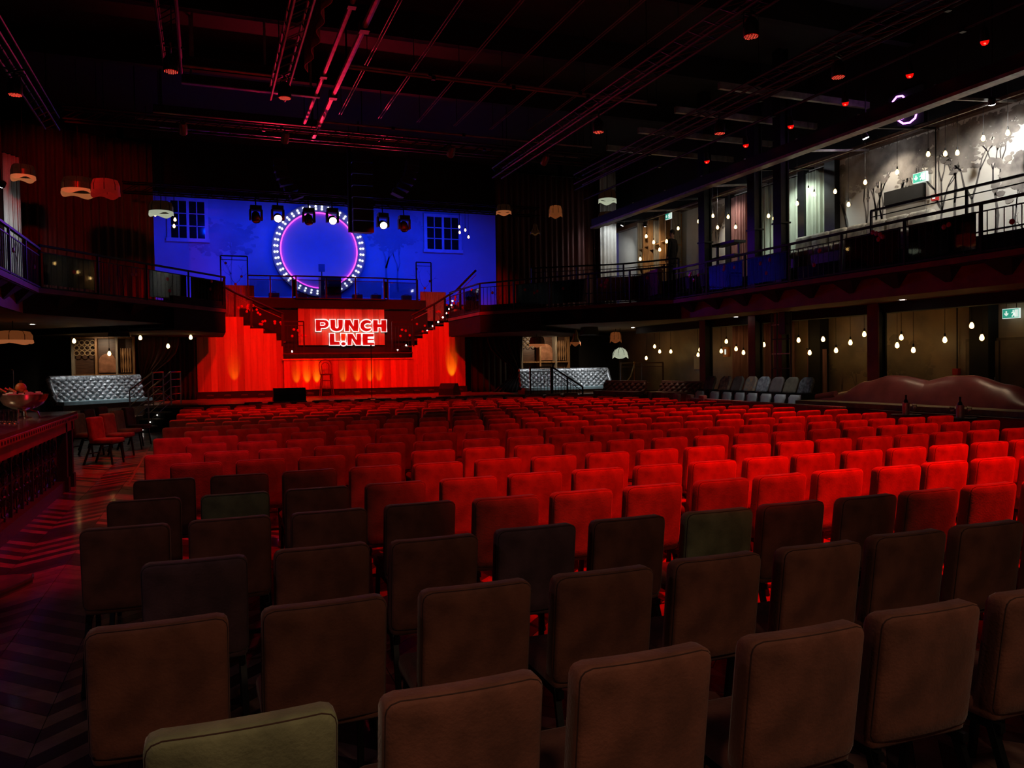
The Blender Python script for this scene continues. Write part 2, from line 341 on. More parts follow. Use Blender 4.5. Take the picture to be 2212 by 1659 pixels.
# balconies
def offs(path, d):
    out = []
    for i, p in enumerate(path):
        a = Vector(path[max(0, i-1)]); b = Vector(path[min(len(path)-1, i+1)]); p = Vector(p); t = Vector((0, 0))
        if i > 0: t += (p-a).normalized()
        if i < len(path)-1: t += (b-p).normalized()
        t.normalize(); n = Vector((t.y, -t.x)); k = 1
        if 0 < i < len(path)-1: k = 1/max(.5, n.dot(Vector(((p-a).normalized().y, -(p-a).normalized().x))))
        out.append(tuple(p+n*d*k))
    return out
EDGE = [(12.2, -3), (12.2, 19), (8.4, 24.6), (8.4, 28.2)]
for side in (0, 1):
    mx = (lambda x: x) if side == 0 else mir
    sd = 'right' if side == 0 else 'left'
    e = [(mx(x), y) for x, y in EDGE]; e2 = [(mx(x), y) for x, y in offs(EDGE, .32)]; wx = mx(15.5)
    if side: wx = -6.55
    b = thing('balcony_'+sd, 'cantilevered %s balcony with black brackets under its edge and an oxblood fascia' % sd, 'balcony', (mx(13), 10, 3.4), kind='structure')
    MB().prism(e+[(wx, 28.2), (wx, -3)], 3.33, 3.43, 'z').build('deck', matte_black, b)
    MB().prism(e2+[(wx, 28.2), (wx, -3)], 2.93, 2.99, 'z').build('soffit', cream_ceiling, b)
    for i in range(3):
        p, q = Vector(e2[i]), Vector(e2[i+1]); mb = MB(); mb.bar((p.x, p.y, 3.14), (q.x, q.y, 3.14), .06, .42); mb.build('fascia', dark_red if i == 0 else void, b)
    # floor-edge strip, visible as a thin lit nosing
    for i in range(3):
        p, q = e[i], e[i+1]; MB().bar((p[0], p[1], 3.40), (q[0], q[1], 3.40), .05, .1).build('nosing', dark_red, b)
    # brackets
    for i in (0, 1):
        p, q = Vector(EDGE[i]), Vector(EDGE[i+1]); L = (q-p).length; d = (q-p)/L; n = Vector((d.y, -d.x)); k = 0.0
        s = 6.6 if i == 0 else .9
        while s < L:
            c = p+d*s
            if i == 0 or s < 4.2:
                a = c+n*.0; bb = c+n*.32; w = d*.28; vs = []
                for sg in (-1, 1):
                    for pt, z in ((a, 3.34), (bb, 3.34), (bb, 3.05)): vs.append((mx((pt+w*sg*(1 if z > 3.1 else .15)).x), (pt+w*sg*(1 if z > 3.1 else .15)).y, z))
                MB().add(vs, [(0, 1, 2), (5, 4, 3), (0, 3, 4, 1), (1, 4, 5, 2), (2, 5, 3, 0)]).build('bracket', matte_black, b)
            s += 1.15
    # raised rear tier
    if side == 0:
        MB().box(13.9, 15.5, -3, 24, 3.43, 4.05).build('rear_tier', matte_black, b)
        # solid black end parapet
    p, q = Vector(EDGE[2]), Vector(EDGE[1]); d = (q-p).normalized(); c = p+d*2.35
    MB().prism([(mx(p.x), p.y), (mx(c.x), c.y), (mx(c.x+.25), c.y+.17), (mx(8.65), 24.75), (mx(8.65), 28.2), (mx(8.4), 28.2)], 2.78, 3.66, 'z').build('end_parapet', void, b)
    MB().prism([(mx(8.42), 24.7), (mx(c.x), c.y+.1), (mx(15.2), 28), (mx(8.42), 28)], 2.76, 2.80, 'z').build('end_soffit', void, b)

# pillars
for i, (y, lab, top) in enumerate(((19.8, 'farthest of the tall black pillars carrying the right balcony, near the stage', 9.6), (17.53, 'tall black pillar behind the second pillar, left of the ladder frame', 9.6),
                        (16.49, 'tall black pillar standing next to the ladder frame under the right balcony', 9.6), (13.4, 'short black pillar under the right balcony behind the leather sofa', 2.95))):
    c = thing('pillar', lab, 'pillar', (13.8, y, 0), group='black steel pillars', kind='structure')
    MB().box(13.71, 13.89, y-.10, y+.10, 0, top).build('shaft', black, c)
    MB().box(13.67, 13.71, y-.15, y+.15, 0, top).build('flange', dark_red if top < 3 else black, c)
    MB().box(13.89, 13.93, y-.15, y+.15, 0, top).build('flange', black, c)
    if top < 3 or 1: MB().box(13.665, 13.67, y-.145, y+.145, .38, 2.93).build('red_face', dark_red, c)  # thin oxblood sheet on the hall side of the pillar
    if top > 5: MB().box(13.64, 13.96, y-.18, y+.18, 5.2, 5.24).build('collar', black, c)
struct(MB().box(13.85, 14.15, -3, 24, 2.72, 2.95).build('trim_3', matte_black), 'black beam under the right balcony soffit')
for y, lab in ((12.05, 'dark pilaster on the lower right wall nearest the door'), (16.9, 'dark pilaster on the lower right wall behind the ladder frame')):
    struct(MB().box(15.2, 15.5, y-.22, y+.22, 0, 2.95).build('trim_4', matte_black), lab)
struct(MB().box(15.32, 15.5, at(1803, 500, X=15.32).y, at(1781, 500, X=15.32).y, 3.43, 6.95).build('trim_5', black), 'black pilaster between drape and mural on the upper right wall')
struct(MB().box(15.32, 15.5, at(1737, 500, X=15.32).y, at(1723, 500, X=15.32).y, 3.43, 6.95).build('trim_6', black), 'black pilaster between the two green drapes upstairs')
struct(MB().box(15.32, 15.5, at(1577, 500, X=15.32).y, at(1566, 500, X=15.32).y, 3.43, 6.95).build('trim_7', black), 'black pilaster left of the red-stained drape upstairs')
struct(MB().box(15.3, 15.5, -3, 28, 6.9, 7.05).build('trim_8', wood_dark), 'rope-like cornice along the top of the upper mural')
# edge beam of the upper gallery roof
struct(MB().box(12.4, 12.55, -3, 24.4, 6.38, 6.64).build('trim_9', black), 'black edge beam of the gallery roof on the right')
struct(MB().box(12.36, 12.6, -3, 24.4, 6.32, 6.38).build('trim_10', galv), 'pale steel flange under the gallery edge beam')
# ================================================================== STAGE SET
def planked(parent, x0, x1, y, z0, ztop, w=.215, th=.03, seed=1, mats=wood_set, flip=False):
    rr = random.Random(seed); n = max(1, round((x1-x0)/w)); w = (x1-x0)/n
    for i in range(n):
        a = x0+i*w; b = a+w; zt = ztop(.5*(a+b)) if callable(ztop) else ztop
        j = rr.uniform(0, .008)
        MB().box(a+.002, b-.002, y-th-j, y, z0, zt).build('plank', rr.choice(mats), parent)
st = thing('stage_set', 'red-lit wooden stage set with two flanking stair walls and a centre counter', 'stage set', (4.45, 29, .7))
zl = lambda X: 3.5 if X < 1.13 else 3.2 if X < 1.54 else 3.1 if X < 1.9 else 2.93 if X < 2.3 else 2.68
zr = lambda X: 2.5 if X < 7.35 else 2.75 if X < 7.6 else 2.92 if X < 7.8 else 3.05 if X < 8.08 else 3.2 if X < 8.36 else 3.35 if X < 8.64 else 3.52 if X < 8.93 else 3.86
planked(st, -.29, 2.54, 29, .93, zl, seed=2)
planked(st, 7.19, 9.26, 29, .93, zr, seed=3)
planked(st, 2.54, 7.19, 28.9, .93, 1.98, seed=4)
MB().box(2.5, 7.2, 28.83, 29.0, 1.98, 2.03).build('counter_lip', wood_set[2], st)
planked(st, 2.54, 7.19, 29.25, 2.0, 2.24, w=.6, seed=5)
MB().box(-.32, 9.3, 28.9, 29.3, .70, .93).build('plinth', matte_black, st)
MB().box(-.25, 2.52, 29.0, 29.06, .93, 2.6).build('backing', matte_black, st)
MB().box(7.2, 9.24, 29.0, 29.06, .93, 2.45).build('backing', matte_black, st)
MB().box(2.54, 7.19, 28.9, 31, 2.19, 2.24).build('landing', wood_dark, st)
a = at(645, 750, Y=30.4); b = at(831, 750, Y=30.4)
planked(st, a.x, b.x, 30.4, 2.55, 3.93, seed=6)
MB().box(1.2, 8.2, 30.46, 30.5, 2.2, 3.9).build('backing', matte_black, st)
planked(st, 1.7, a.x-.02, 30.5, 2.55, 3.98, seed=7, mats=[wood_dark, wood_set[1]])
planked(st, b.x+.02, 7.9, 30.5, 2.55, 3.98, seed=8, mats=[wood_dark, wood_set[1]])
planked(st, .55, 1.7, 30.6, 3.5, 4.75, seed=9, mats=[wood_grey])
planked(st, 7.95, 9.0, 30.6, 3.5, 4.65, seed=10, mats=[wood_grey])
MB().box(1.6, 8.1, 30.3, 31.2, 3.93, 4.28).build('deck_edge', matte_black, st)
# treads behind the stair walls
for lst, s in (((.95, 3.47), (1.33, 3.2), (1.72, 3.08), (2.1, 2.9), (2.42, 2.66)), 0), (((7.27, 2.48), (7.48, 2.73), (7.7, 2.9), (7.94, 3.03), (8.22, 3.18), (8.5, 3.33), (8.78, 3.5), (9.1, 3.84)), 0):
    for X, z in lst: MB().box(X-.22, X+.22, 29.02, 30.2, z-.06, z).build('tread', wood_dark, st)
# step lights: small lit studs along the two stairs
for k, (px, py) in enumerate(((501, 690.5), (520, 701.5), (977.5, 650), (975.5, 659), (970.5, 667.5), (964, 676.5), (956.5, 685.5), (946.5, 695.5), (935, 704.5), (923, 714.5), (877, 746), (859, 756.5), (631, 759))):
    p = at(px, py, Y=29.15); MB().ball((p.x, p.y, p.z), .033, 6).build('step_light', step_led, st)

# railing builder -------------------------------------------------
def branch(mb, p, d, L, r, depth, rng, plane):
    u, w = plane; q = p+(u*math.cos(d)+w*math.sin(d))*L
    mid = p.lerp(q, .5)+(u*math.cos(d+PI/2)+w*math.sin(d+PI/2))*L*rng.uniform(-.12, .12)
    mb.tube([p, mid, q], r, 4, False, 0, r*.7)
    out = [q]
    if depth > 0:
        for sg in (-1, 1): out += branch(mb, q, d+sg*rng.uniform(.3, .7), L*rng.uniform(.6, .8), r*.7, depth-1, rng, plane)
    return out
def railing(name, path, h0, h1, label, group=None, post=1.5, bal=.15, drops=6, mat_r=black, glassed=False, seed=1, ends=True, panel=True):
    P = [Vector((x, y, z)) for x, y, z in path]; rg = random.Random(seed)
    t = thing(name, label, 'railing', tuple(P[0]), group=group)
    up = Vector((0, 0, 1))
    for a, b in zip(P, P[1:]):
        MB().bar(a+up*h1, b+up*h1, .06, .045).build('top_rail', mat_r, t)
        MB().bar(a+up*(h0+.06), b+up*(h0+.06), .03, .03).build('bottom_rail', mat_r, t)
        MB().bar(a+up*(h1-.14), b+up*(h1-.14), .02, .02).build('mid_rail', mat_r, t)
    bal_mb = MB(); orn = MB(); tips = []
    for a, b in zip(P, P[1:]):
        L = (b-a).length; d = (b-a)/L; n = max(1, round(L/post))
        for i in range(n+1):
            if i == n and b is not P[-1]: continue
            c = a+d*(L*i/n); MB().box(c.x-.022, c.x+.022, c.y-.022, c.y+.022, c.z, c.z+h1).build('post', mat_r, t)
        if bal:
            m = int(L/bal)
            for i in range(1, m): c = a+d*(L*i/m); bal_mb.bar(c+up*(h0+.06), c+up*(h1-.14), .012, .012)
        if panel:
            for i in range(n):
                c = a+d*(L*(i+.5)/n); tips += branch(orn, c+up*(h0+.06), PI/2+rg.uniform(-.15, .15), (h1-h0)*.3, .009, 3, rg, (d, up))
        if glassed:
            for i in range(n):
                if glassed == 2 and i % 3 == 1: continue
                p0 = a+d*(L*(i+.06)/n); p1 = a+d*(L*(i+.94)/n); MB().bar(p0.lerp(p0, 0)+up*(h0+(h1-h0)*.5), p1+up*(h0+(h1-h0)*.5), .008, (h1-h0)*.72).build('glass_panel', pane_glass, t)
    if bal_mb.v: tag(bal_mb.build('balusters', mat_r, t), kind='stuff')
    if orn.v: tag(orn.build('iron_branches', mat_r, t), kind='stuff')
    rg.shuffle(tips)
    for q in tips[:drops]:
        n = Vector((-(P[1]-P[0]).y, (P[1]-P[0]).x, 0)).normalized()
        MB().lathe(q, [(.002, -.018), (.045, -.012), (.05, 0), (.045, .012), (.002, .018)], 9, ax=n).build('glass_drop', red_drop, t)
    return t
railing('balcony_railing', [(12.2, 6.5, 3.43), (12.2, 19, 3.43)], 0, .87, 'black iron railing with red glass drops along the straight right balcony', 'balcony railings', drops=24, glassed=2, seed=4)
railing('balcony_railing', [(12.2, 19, 3.43), (8.4, 24.6, 3.43), (8.4, 28, 3.43)], 0, .95, 'dark iron railing on the angled right balcony end beside the stage', 'balcony railings', drops=14, seed=5, glassed=2)
railing('balcony_railing', [(mir(12.2), 9.5, 3.43), (mir(12.2), 19.3, 3.43)], 0, .87, 'violet-lit iron railing along the straight left balcony above the bar', 'balcony railings', drops=8, seed=6)
railing('balcony_railing', [(mir(12.2), 19.3, 3.43), (mir(8.4), 24.6, 3.43), (mir(8.4), 28, 3.43)], 0, .95, 'dark iron railing on the angled left balcony end beside the stage', 'balcony railings', drops=10, seed=7, glassed=2)
railing('gallery_railing', [(13.85, 6.5, 4.05), (13.85, 13.6, 4.05)], 0, .95, 'black pipe railing guarding the raised tier at the far right upstairs', 'gallery railings', bal=0, drops=0, panel=False, seed=8, post=2.3)
railing('gallery_railing', [(10.0, 24.0, 3.9), (12.4, 22.2, 3.9), (13.4, 20.6, 3.9)], 0, .95, 'dark railing upstairs in front of the brown bench near the standing person', 'gallery railings', bal=.4, drops=0, panel=False, seed=9)
# stair railings on the set
def stair_rail(pts, posts, label, seed):
    P = [at(px, py, Y=28.98) for px, py in pts]; t = thing('stair_railing', label, 'railing', tuple(P[0]), group='stair railings of the set')
    MB().tube(P, .04, 8).build('handrail', black, t, True)
    MB().tube([p-Vector((0, 0, .17)) for p in P], .015, 5).build('mid_rail', pipe_red, t)
    for px, y0, y1 in posts:
        a = at(px, y0, Y=28.98); b = at(px, y1, Y=28.98); MB().bar(a, b, .07, .05).build('post', black, t)
    rg = random.Random(seed); orn = MB(); tips = []
    for (px, y0, y1), (qx, w0, w1) in zip(posts, posts[1:]):
        a = at(.5*(px+qx), .5*(y1+w1)-2, Y=29.0); tips += branch(orn, a, PI/2+rg.uniform(-.2, .2), .22, .012, 3, rg, (Vector((1, 0, 0)), Vector((0, 0, 1))))
        tips += branch(orn, a+Vector((.15, 0, .05)), PI/2-.5, .2, .012, 3, rg, (Vector((1, 0, 0)), Vector((0, 0, 1))))
    tag(orn.build('iron_branches', black, t), kind='stuff')
    rg.shuffle(tips)
    for q in tips[:22]: MB().lathe(q, [(.002, -.015), (.045, -.01), (.045, .01), (.002, .015)], 8, ax=(0, 1, 0)).build('glass_drop', red_drop, t)
stair_rail([(484, 619), (507, 632), (612, 678)], [(507, 632, 684), (543, 646, 706), (610, 677, 748)], 'curved handrail with red flowers descending the left stair of the set', 1)
stair_rail([(888, 682), (938, 657), (985, 628), (1008, 604), (1028, 584)], [(893, 681, 748), (938, 657, 712), (961, 645, 694), (994, 622, 678)], 'curved handrail with red flowers climbing the right stair of the set', 2)
for xa, xb, lab in ((614, 657, 'short landing railing at the foot of the left set stair'), (848, 890, 'short landing railing at the foot of the right set stair')):
    a = at(xa, 752, Y=29.1); b = at(xb, 752, Y=29.1)
    railing('landing_railing', [(a.x, 29.1, 2.24), (b.x, 29.1, 2.24)], 0, 1.12, lab, 'landing railings', post=.7, bal=.12, drops=5, seed=11)
# band deck railing
rp = [at(536, 640, Y=30.4), at(632, 640, Y=30.35), at(640, 640, Y=30.2), at(830, 640, Y=30.2), at(838, 640, Y=30.35), at(902, 640, Y=30.4)]
railing('deck_railing', [(p.x, p.y, 4.28) for p in rp], -.05, .82, 'thin red-lit railing around the band deck above the sign', post=1.0, bal=0, drops=0, panel=False, glassed=True, seed=12)
for x0, x1, lab in ((478, 536, 'tall gate railing at the left end of the band deck'), (900, 932, 'tall gate railing at the right end of the band deck')):
    a = at(x0, 640, Y=30.9); b = at(x1, 640, Y=30.9)
    railing('deck_gate', [(a.x, 30.9, 4.3), (b.x, 30.9, 4.3)], 0, 1.55, lab, 'deck gates', post=.95, bal=0, drops=3, seed=13)

# neon word sign --------------------------------------------------
sg = thing('neon_sign', 'white outlined neon sign reading PUNCH LINE on the red wood wall', 'sign', tuple(at(758, 718, Y=30.33)))
def sp(cx, cy, Y): return at(660+cx/11.06, 670+cy/11.06, Y=Y)
def arc(cx, cy, rx, ry, a0, a1, n=10): return [(cx+rx*math.cos(R(a0+(a1-a0)*i/n)), cy+ry*math.sin(R(a0+(a1-a0)*i/n))) for i in range(n+1)]
LET = {
 'p': ([(232, 220), (445, 220)]+arc(455, 330, 112, 108, -90, 90)+[(375, 440), (375, 510), (240, 510)], [[(358, 300), (425, 300)]+arc(425, 330, 38, 30, -90, 90)+[(358, 362)]]),
 'u': ([(580, 220), (715, 220), (722, 400)]+arc(748, 395, 28, 28, 180, 0, 6)[1:-1]+[(776, 400), (770, 220), (900, 220), (900, 390)]+arc(742, 400, 156, 118, 0, 180)+[(586, 400)], []),
 'n': ([(930, 224), (1075, 222), (1145, 372), (1150, 222), (1268, 222), (1268, 510), (1140, 512), (1048, 370), (1052, 512), (934, 512)], []),
 'c': (arc(1455, 370, 158, 150, -38, -322, 18)+[(1570, 425)]+arc(1490, 375, 78, 52, 50, 310, 10)+[(1560, 330)], []),
 'h': ([(1605, 228), (1735, 228), (1735, 330), (1800, 330), (1800, 228), (1936, 228), (1940, 520), (1808, 520), (1800, 420), (1732, 420), (1732, 520), (1612, 520)], []),
 'l': ([(566, 552), (698, 552), (704, 745), (818, 748), (822, 840), (570, 840)], []),
 '!': ([(838, 552), (968, 552), (960, 738), (845, 738)], []),
 'dot': (arc(906, 802, 68, 52, 0, 342, 16), []),
 'n2': ([(990, 555), (1130, 555), (1215, 700), (1215, 555), (1335, 555), (1335, 840), (1195, 840), (1108, 690), (1110, 840), (995, 840)], []),
 'e': ([(1355, 555), (1635, 555), (1635, 642), (1490, 648), (1488, 668), (1635, 672), (1635, 730), (1488, 735), (1488, 762), (1645, 766), (1645, 842), (1362, 842)], []),
}
for k, (out, ins) in LET.items():
    pl = [sp(x, y, 30.30) for x, y in out]
    fc = MB().prism([(p.x, p.z) for p in pl], 30.31, 30.34).build('letter_face', sign_orange if k == '!' else sign_red, sg)
    mb = MB().tube(pl, .022, 8, True)
    for i in ins: mb.tube([sp(x, y, 30.29) for x, y in i], .02, 6, True)
    mb.build('letter_outline', neon_white, sg, True)

# ring of bulbs on the rear wall ----------------------------------
rc = at(690, 541, Y=33.9); rr_n = (at(772, 541, Y=33.9).x-at(608, 541, Y=33.9).x)/2; ro = rr_n*1.235
rg_ = thing('light_ring', 'huge round marquee ring of paired white bulbs and pink neon on the blue wall', 'light ring', (rc.x, 33.95, rc.z))
n = 72; mb = MB(); ringpts = lambda r, y: [(rc.x+r*math.cos(2*PI*i/n), y, rc.z+r*math.sin(2*PI*i/n)) for i in range(n)]
A, B, C2, D = ringpts(rr_n*1.03, 33.84), ringpts(ro, 33.84), ringpts(rr_n*1.03, 33.99), ringpts(ro, 33.99)
mb.add(A+B+C2+D, [f for i in range(n) for j in [(i+1) % n] for f in ((i, j, n+j, n+i), (2*n+i, 3*n+i, 3*n+j, 2*n+j), (n+i, n+j, 3*n+j, 3*n+i), (i, 2*n+i, 2*n+j, j))])
mb.build('ring_board', ring_navy, rg_)
MB().lathe((rc.x, 33.99, rc.z), [(rr_n*.99, 0), (rr_n*.99, .04), (.001, .05)], 72, ax=(0, -1, 0)).build('disc', cyc, rg_)
MB().tube(ringpts(rr_n*1.005, 33.90), .025, 8, True).build('neon_tube', neon_pink, rg_, True)
bm_ = MB().ball((0, 0, 0), .045, 8)
first = None
for i in range(44):
    a = 2*PI*(i+.5)/44
    for r in (rr_n*1.095, rr_n*1.165):
        loc = (rc.x+r*math.cos(a)-PM[rg_].translation.x, 33.80-33.95, rc.z+r*math.sin(a)-PM[rg_].translation.z)
        if first is None: o = first = bm_.build('ring_bulb', bulb_ring, rg_, local=True)
        else: o = first.copy(); COL.objects.link(o)
        o.location = loc
# windows on the rear wall
def window(name, px0, py0, px1, py1, cols, rows, label):
    a = at(px0, py0, Y=34); b = at(px1, py1, Y=34); x0, x1, z1, z0 = a.x, b.x, a.z, b.z
    w = struct(MB().box(x0-.1, x1+.1, 33.97, 34.0, z0-.1, z1+.1).build(name, night_glass), label)
    fr = MB().box(x0-.14, x1+.14, 33.9, 33.97, z1, z1+.12).box(x0-.18, x1+.18, 33.86, 33.97, z0-.14, z0).box(x0-.14, x0, 33.9, 33.97, z0, z1).box(x1, x1+.14, 33.9, 33.97, z0, z1); fr.build('window_frame', window_white, w)
    cx = .5*(x0+x1); MB().box(cx-.05, cx+.05, 33.91, 33.965, z0, z1).build('mullion', window_white, w)
    for i in range(cols):
        for s in (x0, cx+.05):
            if i: xx = s+(cx-.05-x0)*i/cols; MB().box(xx-.018, xx+.018, 33.92, 33.965, z0, z1).build('glazing_bar', window_white, w)
    for j in range(1, rows): zz = z0+(z1-z0)*j/rows; MB().box(x0, x1, 33.92, 33.965, zz-.018, zz+.018).build('glazing_bar', window_white, w)
    for i in range(2*cols):
        for j in range(rows):
            xa = x0+(x1-x0)*i/(2*cols); xb = x0+(x1-x0)*(i+1)/(2*cols); za = z0+(z1-z0)*j/rows; zb = z0+(z1-z0)*(j+1)/rows
            MB().box(xa+.02, xb-.02, 33.955, 33.968, za+.02, zb-.02).build('pane', night_glass, w)
window('window_1', 368, 433, 443, 517, 2, 3, 'tall paned window high on the blue wall left of the ring')
window('window_2', 921, 468, 990, 541, 2, 3, 'tall paned window high on the blue wall right of the ring')
def tree_painting(parent, base, plane, hgt, seed, mats, spread=.5, crown=1.0, lean=0, off=Vector((0, 0, 0)), zmax=6.82):
    rg = random.Random(seed); u, w = plane; mb = MB(); leaf = MB(); nrm = u.cross(w)
    def limb(p, d, L, r, dep):
        q = p+(u*math.cos(d)+w*math.sin(d))*L; side = (u*math.cos(d+PI/2)+w*math.sin(d+PI/2))
        mid = p.lerp(q, .5)+side*L*rg.uniform(-.1, .1)
        mb.add([p-side*r, p+side*r, mid+side*r*.85, q+side*r*.65, q-side*r*.65, mid-side*r*.85], [(0, 1, 2, 5), (5, 2, 3, 4)])
        if dep <= 1:
            for _ in range(9 if crown else 0):
                c = q+u*rg.gauss(0, .26)*crown+w*rg.gauss(0, .17)*crown; rr = rg.uniform(.03, .12)*crown; n = 7
                if c.z > zmax: continue
                leaf.add([c+nrm*rg.uniform(.0005, .004)+(u*math.cos(2*PI*k/n)*1.3+w*math.sin(2*PI*k/n)*.8)*rr*rg.uniform(.6, 1.15) for k in range(n)], [tuple(range(n))])
        if dep > 0:
            for k in range(rg.choice((2, 2, 3))): limb(q, d+rg.uniform(-spread, spread), L*rg.uniform(.6, .85), r*.66, dep-1)
    limb(Vector(base)+off, PI/2+lean, hgt*.34, hgt*.016, 4)
    nd = nrm*0
    mb.build('painted_trunk', mats[0], parent, fix=False)
    if leaf.v: tag(leaf.build('painted_foliage', mats[1], parent, fix=False), kind='stuff')
pl = (Vector((1, 0, 0)), Vector((0, 0, 1)))
for k, (px, py, hh) in enumerate(((835, 640, 3.6), (500, 640, 2.6), (860, 630, 2.6))):
    p = at(px, py, Y=33.985); tree_painting(wb, p, pl, hh, 40+k, (cyc_ink, cyc_ink), crown=1.3, zmax=9)
# ================================================================== CHAIRS
def backrest_parts():
    w, h, r = .44, .45, .036; NU, NV = 9, 10
    def hw(z, ins):
        W = w/2-ins; zz = z
        if zz > h-r-ins and ins < r: dz = zz-(h-r); rr = r-ins; return W-rr+math.sqrt(max(0, rr*rr-dz*dz)) if rr > 0 else W
        if zz < .03: return W-.03+math.sqrt(max(0, .0009-(.03-zz)**2))
        return W
    zs = [0, .006, .03, .1, .18, .26, .34, h-r, h-r*.55, h-r*.22, h]
    def shape(x, y, z):
        y2 = y+.32*x*x+(h-z)*.13; return Vector((x, y2, .41+z))
    def ring_layer(ins, y):
        rows = []
        for z in zs:
            zz = ins+z*(h-2*ins)/h; W = hw(z, 0)-ins; rows.append([shape(W*(2*i/(NU-1)-1), y, zz) for i in range(NU)])
        return rows
    lay = [(.05, -.003), (.016, 0), (.006, .006), (.0055, .012), (.0005, .016), (0, .03), (0, .075), (.008, .092), (.03, .10)]
    G = [ring_layer(*l) for l in lay]; nz = len(zs)
    mb = MB()
    def rim(g): return [g[0][i] for i in range(NU)]+[g[j][NU-1] for j in range(1, nz)]+[g[nz-1][i] for i in range(NU-2, -1, -1)]+[g[j][0] for j in range(nz-2, 0, -1)]
    mb.sheet(G[0]); mb.sheet(G[-1])
    rims = [rim(g) for g in G]; k = len(rims[0])
    for a, b in zip(rims, rims[1:]): mb.add(a+b, [(i, (i+1) % k, k+(i+1) % k, k+i) for i in range(k)])
    pip = MB().tube(rims[3], .0028, 5, True)
    return mb, pip
def merged(o, d=1e-5):
    b = bmesh.new(); b.from_mesh(o.data); bmesh.ops.remove_doubles(b, verts=b.verts, dist=d); bmesh.ops.recalc_face_normals(b, faces=b.faces); b.to_mesh(o.data); b.free()
    o.data.polygons.foreach_set('use_smooth', [True]*len(o.data.polygons)); return o
def rounded_slab(x0, x1, y0, y1, z0, z1, r, name, m, parent, seg=3):
    me = bpy.data.meshes.new(name); b = bmesh.new(); bmesh.ops.create_cube(b, size=1)
    for v in b.verts: v.co = Vector(((x0+x1)/2+v.co.x*(x1-x0), (y0+y1)/2+v.co.y*(y1-y0), (z0+z1)/2+v.co.z*(z1-z0)))
    bmesh.ops.bevel(b, geom=b.edges[:], offset=r, segments=seg, affect='EDGES', profile=.5)
    if parent is not None:
        inv = PM[parent].inverted()
        for v in b.verts: v.co = inv @ v.co
    b.to_mesh(me); b.free(); me.materials.append(m)
    me.polygons.foreach_set('use_smooth', [True]*len(me.polygons))
    o = bpy.data.objects.new(name, me); COL.objects.link(o); o.parent = parent; PM[o] = PM[parent] if parent is not None else Matrix.Identity(4); return o
proto = thing('banquet_chair', '-', 'chair')
bk, pp = backrest_parts()
b_o = merged(bk.build('backrest', brown, proto)); pp.build('piping', seam, b_o, True)
rounded_slab(-.215, .215, .075, .52, .385, .47, .03, 'seat', brown, proto)
for sx in (-1, 1):
    MB().bar((sx*.19, .44, .39), (sx*.20, .49, 0), .026, .026).build('leg', black, proto)
    MB().bar((sx*.19, .12, .42), (sx*.205, -.035, 0), .026, .03).build('leg', black, proto)
fr_ = MB()
for sx in (-1, 1): fr_.bar((sx*.19, .06, .375), (sx*.19, .46, .375), .025, .03)
fr_.bar((-.19, .44, .375), (.19, .44, .375), .025, .025).bar((-.195, .05, .2), (.195, .05, .2), .02, .02)
fr_.build('seat_frame', black, proto)
far = thing('banquet_chair', '-', 'chair')     # far copies: legs and frame in one part
fb = bpy.data.objects.new('backrest', b_o.data); COL.objects.link(fb); fb.parent = far
fs = bpy.data.objects.new('seat', [o for o in bpy.data.objects if o.parent == proto and o.name.startswith('seat') and 'frame' not in o.name][0].data); COL.objects.link(fs); fs.parent = far
lg = MB()
for sx in (-1, 1): lg.bar((sx*.19, .44, .39), (sx*.20, .49, 0), .026, .026).bar((sx*.19, .12, .42), (sx*.205, -.035, 0), .026, .03)
lg.build('leg_frame', black, far)
ROWY = [1.93, 2.81, 3.71, 4.68, 5.61, 6.60, 7.61, 8.55, 9.56, 10.58, 11.6, 12.5, 13.42, 14.36, 15.38, 16.28, 17.22, 18.1, 19.0, 19.9, 20.85]
ROWX = [.287, .062, .15, -.213, -.168, -.105, .117, -.164, .2, -.2, .13, -.18, .11, -.16, .06, -.11, .14, -.12, -.06, .26, .21]
COLOUR = {(0, 0): olive, (2, 0): mauve, (2, 3): mauve, (2, 5): olive, (4, 1): olive}
CNAME = {brown.name: 'brown', olive.name: 'olive green', mauve.name: 'mauve'}
spots = []; beside = []
for r, (y, x0) in enumerate(zip(ROWY, ROWX)):
    k = 0
    while True:
        X = x0+.55*k
        if X > 10.45: break
        cx = X-.22
        seen = in_view(cx-.25, y, .86) or in_view(cx+.25, y, .86)
        if r == 20 and k < 2: pass
        elif seen: spots.append((math.hypot(cx, y), r, k, cx, y))
        elif in_view(cx, y, .86, 1900): beside.append((0, r, k, cx, y))
        k += 1
spots.sort()
spots = spots[:300]+beside+spots[300:]; NI = 300+len(beside)
rgc = random.Random(11)
spare = []
for n_, (d, r, k, cx, y) in enumerate(spots):
    jx, jy, jr = rgc.uniform(-.012, .012), rgc.uniform(-.02, .02), rgc.uniform(-.02, .02)
    if n_ >= NI: spare.append((cx+jx, y+jy, jr)); continue
    src = proto if r < 9 else far
    c = copy_tree(src, None, (cx+jx, y+jy, 0), jr)
    m = COLOUR.get((r, k), brown)
    c['label'] = '%s velvet banquet chair, %s row from the camera, %s from the left aisle' % (CNAME[m.name], ORD[r], ORD[k])
    c['group'] = 'banquet chairs in rows facing the stage'
    if m is not brown:
        for ch in bpy.data.objects:
            if ch.parent == c and ch.name.split('.')[0] in ('backrest', 'seat'):
                setmat(ch, m)
